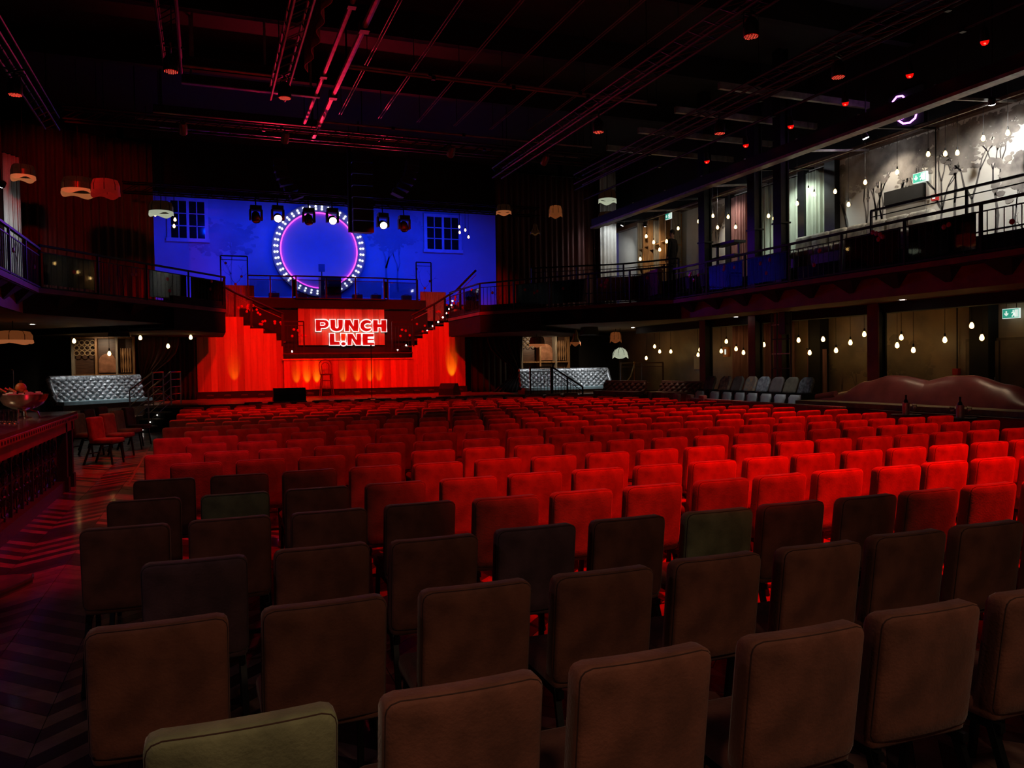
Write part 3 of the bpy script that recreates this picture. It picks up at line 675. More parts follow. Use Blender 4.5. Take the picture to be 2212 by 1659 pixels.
# the farthest chairs, past the count limit, in one mass
sv, sf, si = [], [], []
def mass(me, M, mi):
    o = len(sv); sv.extend(tuple(M @ v.co) for v in me.vertices); sf.extend([i+o for i in p.vertices] for p in me.polygons); si.extend([mi]*len(me.polygons))
for cx, y, jr in spare:
    M = Matrix.Translation((cx, y, 0)) @ Matrix.Rotation(jr, 4, 'Z')
    mass(fb.data, M, 0); mass(fs.data, M, 0)
me = bpy.data.meshes.new('far_chairs'); me.from_pydata(sv, [], sf); me.materials.append(brown); me.polygons.foreach_set('use_smooth', [True]*len(sf))
far_mass = bpy.data.objects.new('far_chairs', me); COL.objects.link(far_mass)
PM[far_mass] = Matrix.Identity(4)
tag(far_mass, 'distant last rows of velvet banquet chairs in front of the stage', 'chairs', kind='stuff')
sl = MB()
for cx, y, jr in spare:
    for sx in (-1, 1): sl.bar((cx+sx*.19, y+.44, .39), (cx+sx*.2, y+.49, 0), .026, .026).bar((cx+sx*.19, y+.12, .42), (cx+sx*.205, y-.035, 0), .026, .03)
sl.build('far_chair_legs', black, far_mass)
# chairs turned sideways next to the bar
side = [(-2.0, 16.3, -112, 'nearest chair turned sideways beside the end of the bar'), (-1.92, 17.5, -112, 'second chair turned sideways behind the end of the bar'),
        (-1.86, 18.7, -110, 'third chair turned sideways towards the stage steps'), (-1.75, 19.9, -110, 'fourth chair turned sideways towards the stage steps'),
        (-2.5, 17.9, -112, 'spare chair behind the sideways row, nearest the bar top'), (-2.5, 19.4, -110, 'spare chair behind the sideways row, below the left silver bench'), (-2.4, 20.9, -110, 'last spare chair below the left silver bench')]
for x, y, a, lab in side:
    c = copy_tree(proto, None, (x, y, 0), R(a)); c['label'] = lab; c['group'] = 'chairs turned sideways by the bar'
for i, (px, lab) in enumerate(((1396, 'leftmost'), (1423, 'second'), (1450, 'third'), (1478, 'fourth'), (1505, 'rightmost'))):
    p = at(px, 846+i*1.6, Z=.93); c = copy_tree(far, None, (p.x+.25, p.y, .05), R(70)); c['label'] = '%s dark chair turned sideways below the dark tufted benches' % lab; c['group'] = 'chairs turned sideways below the dark benches'
dead = [x for x in bpy.data.objects if x in (proto, far) or x.parent in (proto, far) or (x.parent and x.parent.parent in (proto, far))]
for o in dead: bpy.data.objects.remove(o)
# ================================================================== LEFT: BAR
bar = thing('bar_counter', 'long dark bar counter with beaded edge and cast iron scroll front', 'bar', (-2.3, 8, 0))
BX = -1.85
MB().box(-3.15, BX+.01, 1.5, 13.55, 1.055, 1.10).build('countertop', counter_stone, bar)
MB().box(BX-.03, BX+.02, 1.5, 13.57, .985, 1.055).build('edge_trim', bar_red, bar)
mb = MB()
for i in range(92): mb.lathe((BX+.02, 2.0+i*.125, 1.022), [(.001, -.006), (.02, -.004), (.02, .006), (.001, .008)], 6, ax=(1, 0, 0))
tag(mb.build('beading', matte_black, bar), kind='stuff')
MB().box(BX-.09, BX-.02, 1.5, 13.45, .84, .985).build('frieze', bar_red, bar)
MB().box(-3.0, BX-.17, 1.5, 13.3, .14, .84).build('front_panel', bar_red, bar)
MB().box(-3.0, BX-.05, 1.5, 13.4, 0, .15).build('plinth', wood_dark, bar)
for y in (13.25, 12.75):
    MB().box(BX-.14, BX-.02, y-.06, y+.06, 0, .98).box(BX-.16, BX, y-.08, y+.08, 0, .2).build('pilaster', black, bar)
for i in range(19):
    y = 12.3-i*.56; x = BX-.13; mb = MB()
    ci = lambda cy, cz, r: [(x, cy+r*math.cos(2*PI*k/14), cz+r*1.25*math.sin(2*PI*k/14)) for k in range(14)]
    mb.tube(ci(y, .66, .085), .016, 4, True).tube(ci(y, .40, .07), .014, 4, True).tube(ci(y+.18, .34, .05), .012, 4, True).tube(ci(y-.18, .34, .05), .012, 4, True)
    mb.tube(ci(y+.17, .68, .05), .012, 4, True).tube(ci(y-.17, .68, .05), .012, 4, True)
    mb.bar((x, y-.27, .15), (x, y-.27, .84), .03, .03).bar((x, y, .15), (x, y, .84), .016, .016).bar((x, y-.28, .525), (x, y+.28, .525), .02, .02)
    mb.ball((x, y, .66), .035, 8).ball((x, y, .40), .03, 8)
    for sy in (-1, 1): mb.tube([(x, y+sy*.03, .2), (x, y+sy*.12, .22), (x, y+sy*.2, .28), (x, y+sy*.24, .2)], .012, 4)
    mb.build('scroll_ironwork', black, bar)
# champagne bowl
bc = at(52, 903, Z=1.10); bx, by = bc.x, bc.y; sc = .0001+(bc-Vector((0, 0, H))).dot(fwd)/F
bowl = thing('champagne_bowl', 'polished chrome footed bowl full of bottles on the bar', 'bowl', (bx, by, 1.10))
r0 = 46*sc
MB().lathe((bx, by, 1.10), [(.10, 0), (.10, .012), (.03, .03), (.025, .09), (.05, .105), (r0*.5, .13), (r0*.8, .18), (r0*.95, .25), (r0*1.02, .31), (r0*.98, .31), (r0*.9, .25), (r0*.5, .16), (.01, .15)], 28).build('bowl_body', chrome, bowl, True)
MB().tube([(bx+.02, by+.05, 1.22), (bx+.16, by-.05, 1.18), (bx+.2, by-.1, 1.105)], .014, 5).build('foot', brass, bowl)
ice = MB(); rg = random.Random(5)
for _ in range(26): ice.obox((bx+rg.uniform(-.8, .8)*r0*.8, by+rg.uniform(-.6, .6)*r0*.8, 1.10+.29+rg.uniform(0, .03)), (.06, .06, .05), rg.uniform(0, 3))
tag(ice.build('ice', mat('ice', (.85, .8, .7), .2, noise=(9, .2)), bowl), kind='stuff')
for i in range(6):
    p = Vector((bx-r0*.75+i*r0*.2, by-.03+.05*(i % 2), 1.38)); q = p+Vector((-.20, -.03, .14))
    b = thing('champagne_bottle', '%s champagne bottle from the left lying in the chrome bowl on the bar' % ORD[i], 'bottle', tuple(p), group='champagne bottles in the bowl')
    d = (q-p).normalized(); MB().lathe(p, [(.001, -.13), (.042, -.12), (.043, .02), (.02, .10), (.016, .11)], 10, ax=d).build('glass_body', bottle_dark, b, True)
    MB().lathe(p, [(.018, .08), (.017, .15), (.019, .17), (.019, .20), (.001, .205)], 10, ax=d).build('foil', brass, b, True)
fx = at(45, 838, Y=by); fr = thing('carved_fruit', 'round orange carved fruit with a stem on top of the bowl', 'fruit', (fx.x, by, 1.40))
MB().ball((fx.x, by, fx.z), 11*sc, 12).build('fruit_flesh', orange_fruit, fr, True)
MB().cyl((fx.x, by, fx.z+9*sc), (fx.x, by, fx.z+16*sc), .018, 6).build('stem', wood_dark, fr)
MB().cyl((fx.x, by, 1.38), (fx.x, by, fx.z), .02, 6).build('stalk', wood_dark, fr)
f2 = at(56, 846, Y=by); MB().ball((f2.x, by-.03, f2.z), 5*sc, 10).build('slice', orange_fruit, fr, True)
for i in range(8):
    p = at(2+i % 4*11, 916-(i//4)*5, Z=1.10)
    g = thing('shot_glass', '%s clear glass tumbler from the left, %s row, on the bar edge' % (ORD[i % 4], ('front', 'back')[i//4]), 'glass', tuple(p), group='glass tumblers on the bar')
    MB().lathe(p, [(.026, .002), (.034, .15), (.031, .15), (.024, .012), (.001, .012)], 12).build('tumbler', glass, g, True)
# low round plinth at the frame edge
rp_ = thing('platform_corner', 'low round-cornered wooden platform with violet edge at the left frame edge', 'platform', (-1.9, 6.9, 0))
pc = [(-1.36, 7.42), (-1.34, 7.30), (-1.40, 7.12), (-1.62, 6.6), (-1.86, 6.3), (-1.86, 7.5), (-1.5, 7.5)]
MB().prism(pc, .0, .045, 'z').build('top', fl[2], rp_); MB().tube([(x, y, .045) for x, y in pc[:5]], .012, 5).build('edge_strip', steel, rp_)

# ================================================================== BENCHES
def tufted(name, p0, p1, z0, z1, label, m_back, m_seat, depth=.55, nx=14, nz=4, arm0=False, arm1=False, seat_z=None, group=None, lean=.16, roll=.09):
    p0 = Vector((p0[0], p0[1], 0)); p1 = Vector((p1[0], p1[1], 0)); L = (p1-p0).length; d = (p1-p0)/L; n = Vector((d.y, -d.x, 0)); up = Vector((0, 0, 1))
    t = thing(name, label, 'bench', tuple((p0+p1)/2+up*z0), group=group)
    NX, NZ = nx*4, nz*4; g = []
    for j in range(NZ+1):
        row = []
        for i in range(NX+1):
            u = i/NX*nx; v = j/NZ*nz; a = (u+v)*PI/2; b = (u-v)*PI/2; bul = (abs(math.sin(a))*abs(math.sin(b)))**.5*(.06 if nx < 20 else .085)
            zz = z0+(z1-z0)*j/NZ; row.append(p0+d*(L*i/NX)+up*zz+n*(bul+lean*(1-j/NZ)))
        g.append(row)
    merged(MB().sheet(g, n*-.16-up*0).build('tufted_back', m_back, t))
    btn = MB()
    for i in range(nx+1):
        for j in range(nz+1):
            if (i+j) % 2 == 0: btn.ball(p0+d*(L*i/nx)+up*(z0+(z1-z0)*j/nz)+n*(lean*(1-j/nz)+.005), .016, 6)
    tag(btn.build('buttons', m_back, t), kind='stuff')
    MB().tube([p0+up*(z1+.01)-n*.02, p1+up*(z1+.01)-n*.02], roll, 12).build('top_roll', m_back, t, True)
    MB().add([p0+up*z0+n*.05, p1+up*z0+n*.05, p1+up*z0+n*depth, p0+up*z0+n*depth, p0+up*(z0+.1)+n*.05, p1+up*(z0+.1)+n*.05, p1+up*(z0+.09)+n*depth, p0+up*(z0+.09)+n*depth],
             [(3, 2, 1, 0), (4, 5, 6, 7), (0, 1, 5, 4), (1, 2, 6, 5), (2, 3, 7, 6), (3, 0, 4, 7)]).build('seat', m_seat, t)
    zb = seat_z if seat_z is not None else z0-.4
    MB().add([p0+up*zb-n*.16, p1+up*zb-n*.16, p1+up*zb+n*(depth-.04), p0+up*zb+n*(depth-.04), p0+up*z0-n*.16, p1+up*z0-n*.16, p1+up*z0+n*(depth-.04), p0+up*z0+n*(depth-.04)],
             [(3, 2, 1, 0), (4, 5, 6, 7), (0, 1, 5, 4), (1, 2, 6, 5), (2, 3, 7, 6), (3, 0, 4, 7)]).build('base', wood_dark, t)
    for f, q in ((arm0, p0), (arm1, p1)):
        if f: MB().tube([q+up*(z1+.02)-n*.02, q+up*(z0+(z1-z0)*.6)+n*.10, q+up*(z0+.25)+n*.2, q+up*z0+n*.28], .07, 10).build('scroll_arm', m_back, t, True)
    return t
tufted('tufted_bench', (-3.9, 24.0), (-1.87, 26.1), .80, 1.48, 'silver deep-buttoned velvet bench on the left platform beside the stage steps', silver, teal, nx=26, nz=8, arm0=True, seat_z=.4, group='silver buttoned benches')
tufted('tufted_bench', (10.3, 26.0), (13.8, 26.0), .80, 1.46, 'silver deep-buttoned velvet bench on the right platform beside the stage', silver, teal, nx=34, nz=8, arm1=True, seat_z=.66, group='silver buttoned benches')
a = at(1308, 822, Y=23.4); b = at(1395, 822, Y=21.6); c = at(1430, 820, Y=21.4); d = at(1516, 820, Y=19.4)
tufted('tufted_bench', (a.x, a.y), (b.x, b.y), .72, 1.1, 'dark leather buttoned bench next to the right silver bench', leather_dark, leather_dark, nx=14, nz=4, seat_z=.38, roll=.04, group='dark buttoned benches')
tufted('tufted_bench', (c.x, c.y), (d.x, d.y), .72, 1.1, 'dark leather buttoned bench between the silver bench and theatre seats', leather_dark, leather_dark, nx=14, nz=4, seat_z=.38, roll=.04, group='dark buttoned benches')
# stage steps on the left with two pipe handrails
sp_ = thing('stage_steps', 'short dark steps with lit treads leading up to the stage at the left', 'steps', (-1.5, 24.3, 0))
Rr = lambda k: Vector((-1.46+.17*k, 23.58+.273*k)); Sh = Vector((-.48, .33))
for i in range(3):
    q = [Rr(i), Rr(i)+Sh, Rr(2.95)+Sh, Rr(2.95)]; MB().prism([tuple(v) for v in q], i*.175 if i == 0 else i*.175, (i+1)*.175-.03, 'z').build('riser_block', matte_black, sp_)
    q = [Rr(i-.08), Rr(i-.08)+Sh, Rr(i+1)+Sh, Rr(i+1)]; MB().prism([tuple(v) for v in q], (i+1)*.175-.03, (i+1)*.175, 'z').build('tread', wood_grey, sp_)
    v = Rr(i-.02)+Sh*.4; MB().ball((v.x, v.y, i*.175+.09), .016, 6).build('tread_light', step_led, sp_)
for off, lab in ((Vector((0, 0)), 'grey pipe handrail on the right side of the stage steps'), (Sh, 'grey pipe handrail on the left side of the stage steps')):
    a, b, c = Rr(-.15)+off, Rr(3)+off, Vector((-.72, 25.3))+off
    h = thing('step_handrail', lab, 'handrail', (a.x, a.y, 0), group='stage step handrails')
    for k in range(5):
        zo = -.21*k; MB().tube([(a.x, a.y, 1.16+zo), (b.x, b.y, 1.64+zo), (c.x, c.y, 1.64+zo)], .022 if k == 0 else .011, 6).build('rail', steel, h, True)
    for v, z0, z1 in ((a, 0, 1.16), (b, .70, 1.64), (c, .70, 1.64)): MB().bar((v.x, v.y, z0), (v.x, v.y, z1), .035, .035).build('post', steel, h)
# wedge monitors, stool, microphone stand
def wedge(px, py, w, hh, rz, lab):
    p = at(px, py, Z=.70); t = thing('stage_monitor', lab, 'speaker', tuple(p), R(rz), group='wedge monitors on the stage')
    poly = [(-.25, 0), (.25, 0), (.25, hh*.55), (.12, hh), (-.05, hh)]
    M = PM[t]; mb = MB().prism([(q[0], q[1]) for q in poly], -w/2, w/2, 'x'); mb.build('cabinet', black_plastic, t, local=True)
    MB().add([(-w/2+.04, -.245, .05), (w/2-.04, -.245, .05), (w/2-.04, -.07, hh-.05), (-w/2+.04, -.07, hh-.05)], [(0, 1, 2, 3)]).add([(-w/2+.04, -.235, .05), (w/2-.04, -.235, .05), (w/2-.04, -.06, hh-.05), (-w/2+.04, -.06, hh-.05)], [(3, 2, 1, 0)]).build('grille', mat('grille_mesh', (.03, .028, .028), .7, noise=(120, .6)), t, local=True)
wedge(625, 866, .95, .40, 180, 'black wedge monitor at the left front edge of the stage')
wedge(972, 853, .60, .40, 130, 'black wedge monitor at the right front edge of the stage')
s0 = at(706, 856, Z=.70); stl = thing('bar_stool', 'bentwood bar stool with a hooped back standing on the stage', 'stool', tuple(s0))
bw = mat('bentwood', (.16, .03, .015), .35, noise=(6, .4)); X, Y0 = s0.x, s0.y
MB().lathe((X, Y0, .70+.74), [(.001, 0), (.20, 0), (.215, .02), (.2, .045), (.001, .05)], 18).build('seat', bw, stl, True)
for sx in (-1, 1):
    for sy in (-1, 1): MB().tube([(X+sx*.15, Y0+sy*.15, 1.45), (X+sx*.22, Y0+sy*.22, .70)], .018, 6).build('leg', bw, stl, True)
for z in (.98, 1.25): MB().tube([(X+.2*math.cos(2*PI*i/20), Y0+.2*math.sin(2*PI*i/20), z) for i in range(20)], .012, 5, True).build('ring_stretcher', bw, stl, True)
hp = [(X-.19, Y0+.14, 1.46), (X-.21, Y0+.2, 1.7)]+[(X+.21*math.cos(PI-PI*i/10), Y0+.24, 1.82+.16*math.sin(PI*i/10)) for i in range(11)]+[(X+.21, Y0+.2, 1.7), (X+.19, Y0+.14, 1.46)]
MB().tube(hp, .018, 6).build('back_hoop', bw, stl, True)
hq = [(X-.11, Y0+.16, 1.47)]+[(X+.13*math.cos(PI-PI*i/8), Y0+.22, 1.76+.12*math.sin(PI*i/8)) for i in range(9)]+[(X+.11, Y0+.16, 1.47)]
MB().tube(hq, .014, 6).build('inner_hoop', bw, stl, True)
m0 = at(803.5, 861, Z=.70); ms = thing('microphone_stand', 'thin microphone stand right of the stool on the stage', 'microphone stand', tuple(m0))
MB().lathe(m0, [(.001, 0), (.14, 0), (.14, .02), (.02, .03)], 16).build('base', black, ms, True)
MB().cyl(m0, m0+Vector((0, 0, 1.5)), .011, 6).build('pole', black, ms); MB().lathe(m0+Vector((0, 0, 1.5)), [(.012, 0), (.014, .12), (.026, .15), (.026, .19), (.001, .21)], 10).build('microphone', black_plastic, ms, True)
# footlights along the plinth
for i in range(17):
    x = .1+i*.55; f = thing('footlight', '%s floor uplight from the left along the foot of the wooden set' % ORD[i], 'floor light', (x, 28.62, .70), group='footlights along the set')
    MB().obox((x, 28.62, .76), (.22, .12, .11), 0, rx=.3).build('housing', black_plastic, f)
    MB().obox((x, 28.70, .825), (.14, .03, .02), 0).build('lens', steel, f)
for px, pw in ((506, 10), (640, 12), (663, 16), (684, 18), (741, 8), (771, 7), (799, 9), (818, 7), (977, 34)):
    p = at(px, 812, Y=28.9); lamp('footlight_beam', 'SPOT', (p.x, 28.62, .86), (p.x, 28.92, 1.55), pw*1.7, (1, .36, .01), .02, 30, .9)

# cabinets -----------------------------------------------------------
def cabinet(name, x0, x1, y, z0, z1, lab, left=True):
    t = thing(name, lab, 'shelving', ((x0+x1)/2, y, z0)); w = x1-x0
    MB().box(x0, x1, y+.32, y+.36, z0, z1).build('back_panel', wood_dark, t)
    cols = [x0, x0+w*.38, x0+w*.72, x1]
    for i, x in enumerate(cols): MB().box(x-.03, x+.03, y-.02, y+.34, z0, z1).build('upright', wood_warm if i % 2 else wood_grey, t)
    for z in (z0+.03, z0+(z1-z0)*.5, z1-.03): MB().box(x0, x1, y, y+.34, z-.025, z+.025).build('shelf', wood_warm, t)
    copper = mat('copper_panel', (.55, .26, .15), .35, .3, noise=(5, .5)); c = (cols[0]+cols[1])/2; zz = z0+(z1-z0)*.05
    mk = lambda cx, zb, r, h, m: MB().prism([(cx-r, zb), (cx+r, zb)]+[(cx+r*math.cos(PI*i/10), zb+h+r*math.sin(PI*i/10)) for i in range(11)], y+.2, y+.26).build('arched_panel', m, t)
    mk(c, zz, w*.15, .28, copper); mk((cols[1]+cols[2])/2, z0+(z1-z0)*.53, w*.14, .35, copper)
    MB().box(cols[1]+.08, cols[2]-.08, y+.2, y+.25, z0+.1, z0+(z1-z0)*.47).build('picture_panel', wood_set[1], t)
    for k in range(3): s = k*.07; MB().box(cols[2]+.08+s, cols[3]-.08-s, y+.18-k*.02, y+.24, z0+.15+s, z0+(z1-z0)*.46-s).build('stepped_frame', (wood_grey, wood_dark, wood_warm)[k], t)
    mb = MB()
    for i in range(4):
        for j in range(3): cx = cols[0]+.1+i*(cols[1]-cols[0]-.2)/3; cz = z1-.5+j*.16; mb.tube([(cx+.07*math.cos(2*PI*k/10), y+.1, cz+.07*math.sin(2*PI*k/10)) for k in range(10)], .014, 4, True)
    tag(mb.build('ring_lattice', cream, t), kind='stuff')
    for k in range(5): x = cols[2]+.1+k*(cols[3]-cols[2]-.2)/4; MB().lathe((x, y+.12, z0+(z1-z0)*.53), [(.03, 0), (.02, .05), (.035, .2), (.018, .4), (.035, .6), (.02, .75)], 8).build('spindle', wood_warm, t, True)
cabinet('display_cabinet', 11.1, 13.05, 27.7, .66, 2.93, 'tall display shelving with copper arches behind the right silver bench')
cabinet('display_cabinet', -3.78, -2.1, 27.2, .4, 2.75, 'tall display shelving with wooden spindles behind the left silver bench')
# drapes ---------------------------------------------------------------
def curtain(name, p0, p1, z0, z1, m, label, folds=12, amp=.07, group=None, cat='curtain', tie=None, m2=None, zsplit=None):
    p0 = Vector((*p0, 0)); p1 = Vector((*p1, 0)); L = (p1-p0).length; d = (p1-p0)/L; n = Vector((d.y, -d.x, 0)); N = folds*8; rg = random.Random(hash(label) % 999 if 0 else len(label))
    ph = [rg.uniform(0, 6) for _ in range(4)]; g = []
    for j in range(9):
        v = j/8; row = []
        for i in range(N+1):
            u = i/N; w = amp*(.6+.4*(1-v))*math.sin(2*PI*folds*u+ph[0]+.5*math.sin(5*u+ph[1]))+amp*.35*math.sin(2*PI*folds*.37*u+ph[2])
            uu = u
            if tie: uu = tie+(u-tie)*(1-.75*math.exp(-((v-.35)/.28)**2)) if v < .95 else u
            row.append(p0+d*(L*uu)+n*w+Vector((0, 0, z0+(z1-z0)*v)))
        g.append(row)
    t = thing(name, label, cat, tuple((p0+p1)/2+Vector((0, 0, z0))), group=group)
    merged(MB().sheet(g, n*-.012).build('cloth', m, t)); MB().cyl(p0+Vector((0, 0, z1+.02)), p1+Vector((0, 0, z1+.02)), .02, 6).build('rail', black, t)
    if m2 is not None:
        rg2 = random.Random(3); g2 = []
        prof = [zsplit+(.5+.35*math.sin(3*i/N*PI+1)+.18*math.sin(17*i/N))*.9 for i in range(N+1)]
        for j in range(5): g2.append([p0+d*(L*i/N)+n*(.02+amp*(.6+.4*(1-(j/4)*.5))*math.sin(2*PI*folds*i/N+ph[0]+.5*math.sin(5*i/N+ph[1]))+amp*.35*math.sin(2*PI*folds*.37*i/N+ph[2]))+Vector((0, 0, z0+(prof[i]-z0)*j/4)) for i in range(N+1)])
        merged(MB().sheet(g2, n*-.006).build('dyed_hem', m2, t))
    return t
curtain('drape', (10.2, 27.9), (15.2, 27.9), 3.6, 8.9, drape_dark, 'tall dark red drape on the wall right of the stage', 22, .09, 'tall drapes beside the stage')
curtain('drape', (-6.4, 26.0), (-1.5, 27.9), 3.6, 8.9, drape_dark, 'tall dark red drape on the wall left of the stage', 22, .09, 'tall drapes beside the stage')
curtain('drape', tuple(at(8, 450, Y=23.2))[:2], tuple(at(40, 450, Y=23.6))[:2], 3.6, 7.2, pale, 'pale drape lit white by a flood at the left edge upstairs', 9, .09)
curtain('drape', tuple(at(1297, 500, Y=27.2))[:2], tuple(at(1331, 500, Y=27.2))[:2], 4.0, 9.5, pale, 'narrow silver-lit drape beside the dark drapes upstairs right', 4, .06)
curtain('wing_drape', (-1.5, 28.0), (-.3, 28.4), .7, 2.8, drape_black, 'black wing drape at the left edge of the stage', 8, .06, 'black wing drapes')
curtain('wing_drape', (9.3, 28.4), (11.0, 28.0), .7, 2.8, drape_black, 'black wing drape at the right edge of the stage', 8, .06, 'black wing drapes')
curtain('tied_drape', (-2.0, 27.5), (-.8, 27.8), .7, 2.75, drape_dark, 'dark drape tied back to the side left of the stage', 7, .06, 'tied drapes', tie=.05)
curtain('tied_drape', (9.7, 27.7), (11.0, 27.4), .7, 2.85, drape_black, 'black drape tied back to the side right of the stage', 7, .06, 'tied drapes', tie=.95)
W = lambda px, X=15.4: at(px, 500, X=X).y
curtain('drape', (15.4, W(1728)), (15.4, W(1640)), 3.9, 6.8, drape_green, 'pale green drape with a pink hem behind the pillars upstairs', 8, .05, 'pale green drapes', m2=drape_pink, zsplit=4.1)
curtain('drape', (15.4, W(1786)), (15.4, W(1736)), 3.9, 6.8, drape_green, 'pale green drape with a pink hem next to the upstairs mural', 6, .05, 'pale green drapes', m2=drape_pink, zsplit=4.3)
curtain('drape', (15.4, W(1619)), (15.4, W(1576)), 3.9, 6.8, drape_pink, 'red-stained drape between pillars upstairs', 7, .05)
L_ = lambda px: at(px, 760, X=15.3).y
for i, (a, b, lab) in enumerate(((1622, 1582, 'dusky pink drape under the balcony farthest from the sofa'), (1690, 1648, 'dusky pink drape under the balcony behind the ladder frame'), (1716, 1700, 'narrow dusky drape right of the ladder frame'), (1783, 1742, 'dusky pink drape under the balcony nearest the sofa'))):
    curtain('drape', (15.3, L_(a)), (15.3, L_(b)), .4, 2.85 if i < 3 else 2.0, drape_pink, lab, 6, .05, 'dusky drapes under the balcony')
# ================================================================== RIGHT SIDE, LOWER LEVEL
sofa = thing('leather_sofa', 'oxblood leather sofa with a double-humped back and tan seat edge', 'sofa', (12.4, 11, .38))
ys = [8.2+i*(13.9-8.2)/56 for i in range(57)]
def ztop(y):
    P = [(8.2, .92), (8.9, 1.05), (9.5, 1.25), (10.2, 1.40), (10.7, 1.385), (11.12, 1.29), (11.6, 1.375), (12.0, 1.385), (12.6, 1.26), (13.2, 1.03), (13.6, .95), (13.9, .93)]
    for (a, za), (b, zb) in zip(P, P[1:]):
        if a <= y <= b: u = (y-a)/(b-a); u = u*u*(3-2*u) if abs(a-11.12) > .01 and abs(b-11.12) > .01 else u; return za+(zb-za)*u
    return .93
def hump(y0, y1):
    g = []
    for k in range(31):
        y = y0+(y1-y0)*k/30; zt = ztop(y); e = min(1, min(k, 30-k)/3+.45)
        h = zt-.86; bow = .12*(1-((y-11.1)/3)**2)
        g.append([Vector((12.30+bow, y, .84)), Vector((12.31+bow, y, .9)), Vector((12.36+bow, y, .86+h*.4)), Vector((12.46+bow, y, .86+h*.75)), Vector((12.53+bow, y, zt-.03*e)), Vector((12.61+bow, y, zt)), Vector((12.72+bow, y, zt-.02)), Vector((12.82+bow, y, zt-.12*min(1, h*3))), Vector((12.86+bow, y, .7)), Vector((12.86+bow, y, .42))])
    merged(MB().sheet(g).build('back_cushion', leather, sofa), 1e-6)
hump(8.2, 11.12); hump(11.12, 13.7)
MB().tube([(12.45, 13.2, .98), (12.42, 13.5, .93), (12.4, 13.7, .90)], .075, 10).build('arm_roll', leather, sofa, True)
g = []
for k in range(31):
    y = 8.2+5.5*k/30; bow = .12*(1-((y-11.1)/3)**2); g.append([(11.78+bow, y), (12.4+bow, y)])
MB().prism([(a[0][0], a[0][1]) for a in g]+[(a[1][0], a[1][1]) for a in g[::-1]], .76, .85, 'z').build('seat', tan, sofa)
MB().prism([(a[0][0]+.05, a[0][1]) for a in g]+[(a[1][0]+.4, a[1][1]) for a in g[::-1]], .38, .76, 'z').build('base', dark_red, sofa)
pt = thing('partition', 'low dark red partition with a pale ledge in front of the theatre seats', 'partition', (11.1, 14.3, 0))
MB().box(11.02, 11.10, 11.6, 16.6, 0, .80).build('panel', dark_red, pt); MB().box(10.99, 11.14, 11.55, 16.65, .80, .83).build('ledge', wood_grey, pt)
pt = thing('partition', 'low dark partition below the leather sofa', 'partition', (11.4, 9.6, 0))
MB().box(11.53, 11.6, 7.5, 11.4, 0, .74).build('panel', dark_red, pt); MB().box(11.51, 11.62, 7.5, 11.4, .74, .77).build('ledge', wood_dark, pt)
# theatre seats
pats = [mat('seat_fabric_%d' % i, c, .8, noise=(n, .8, c2)) for i, (c, c2, n) in enumerate((((.13, .12, .09), (.05, .05, .04), 6), ((.30, .20, .12), (.06, .05, .05), 9), ((.14, .12, .10), (.09, .08, .07), 5), ((.42, .28, .16), (.20, .20, .18), 10), ((.42, .46, .48), (.16, .18, .2), 12), ((.16, .13, .12), (.11, .09, .09), 5), ((.14, .12, .08), (.08, .07, .05), 5), ((.12, .13, .14), (.02, .02, .025), 14)))]
pan = mat('seat_pan_grey', (.42, .42, .42), .5, noise=(5, .3))
desc = ['olive', 'dark floral', 'brown', 'orange floral', 'pale silver', 'plum brown', 'brown moss', 'black marbled']
for i, px in enumerate((1531, 1563, 1590, 1618, 1645, 1675, 1706, 1738)):
    y = at(px, 820, X=12.5).y; t = thing('theatre_seat', 'tip-up theatre seat with %s back, %s from the left' % (desc[i], ORD[i]), 'theatre seat', (12.55, y, .38), group='tip-up theatre seats')
    w = .2; g = []
    for j in range(7):
        v = j/6; ww = w*(1 if v < .7 else (1-.55*((v-.7)/.3)**2)); g.append([Vector((12.47+.14*v+.05*(1-u*u)*0+.03*u*u*-1, y+u*ww, .95+.38*v)) for u in (-1, -.75, -.4, 0, .4, .75, 1)])
    merged(MB().sheet(g, Vector((.07, 0, 0))).build('backrest', pats[i], t))
    g = []
    for j in range(6):
        v = j/5; ww = .19*(.72+.28*v) if v < .8 else .19*(1-.3*((v-.8)/.2)**2); g.append([Vector((12.14+.08*v-.02*(1-u*u), y+u*ww, .60+.34*v)) for u in (-1, -.6, 0, .6, 1)])
    merged(MB().sheet(g, Vector((.06, 0, 0))).build('seat_pan', pan, t))
    for sy in (-1, 1): MB().box(12.22, 12.6, y+sy*.215-.015, y+sy*.215+.015, .38, .98).build('side_frame', black, t)
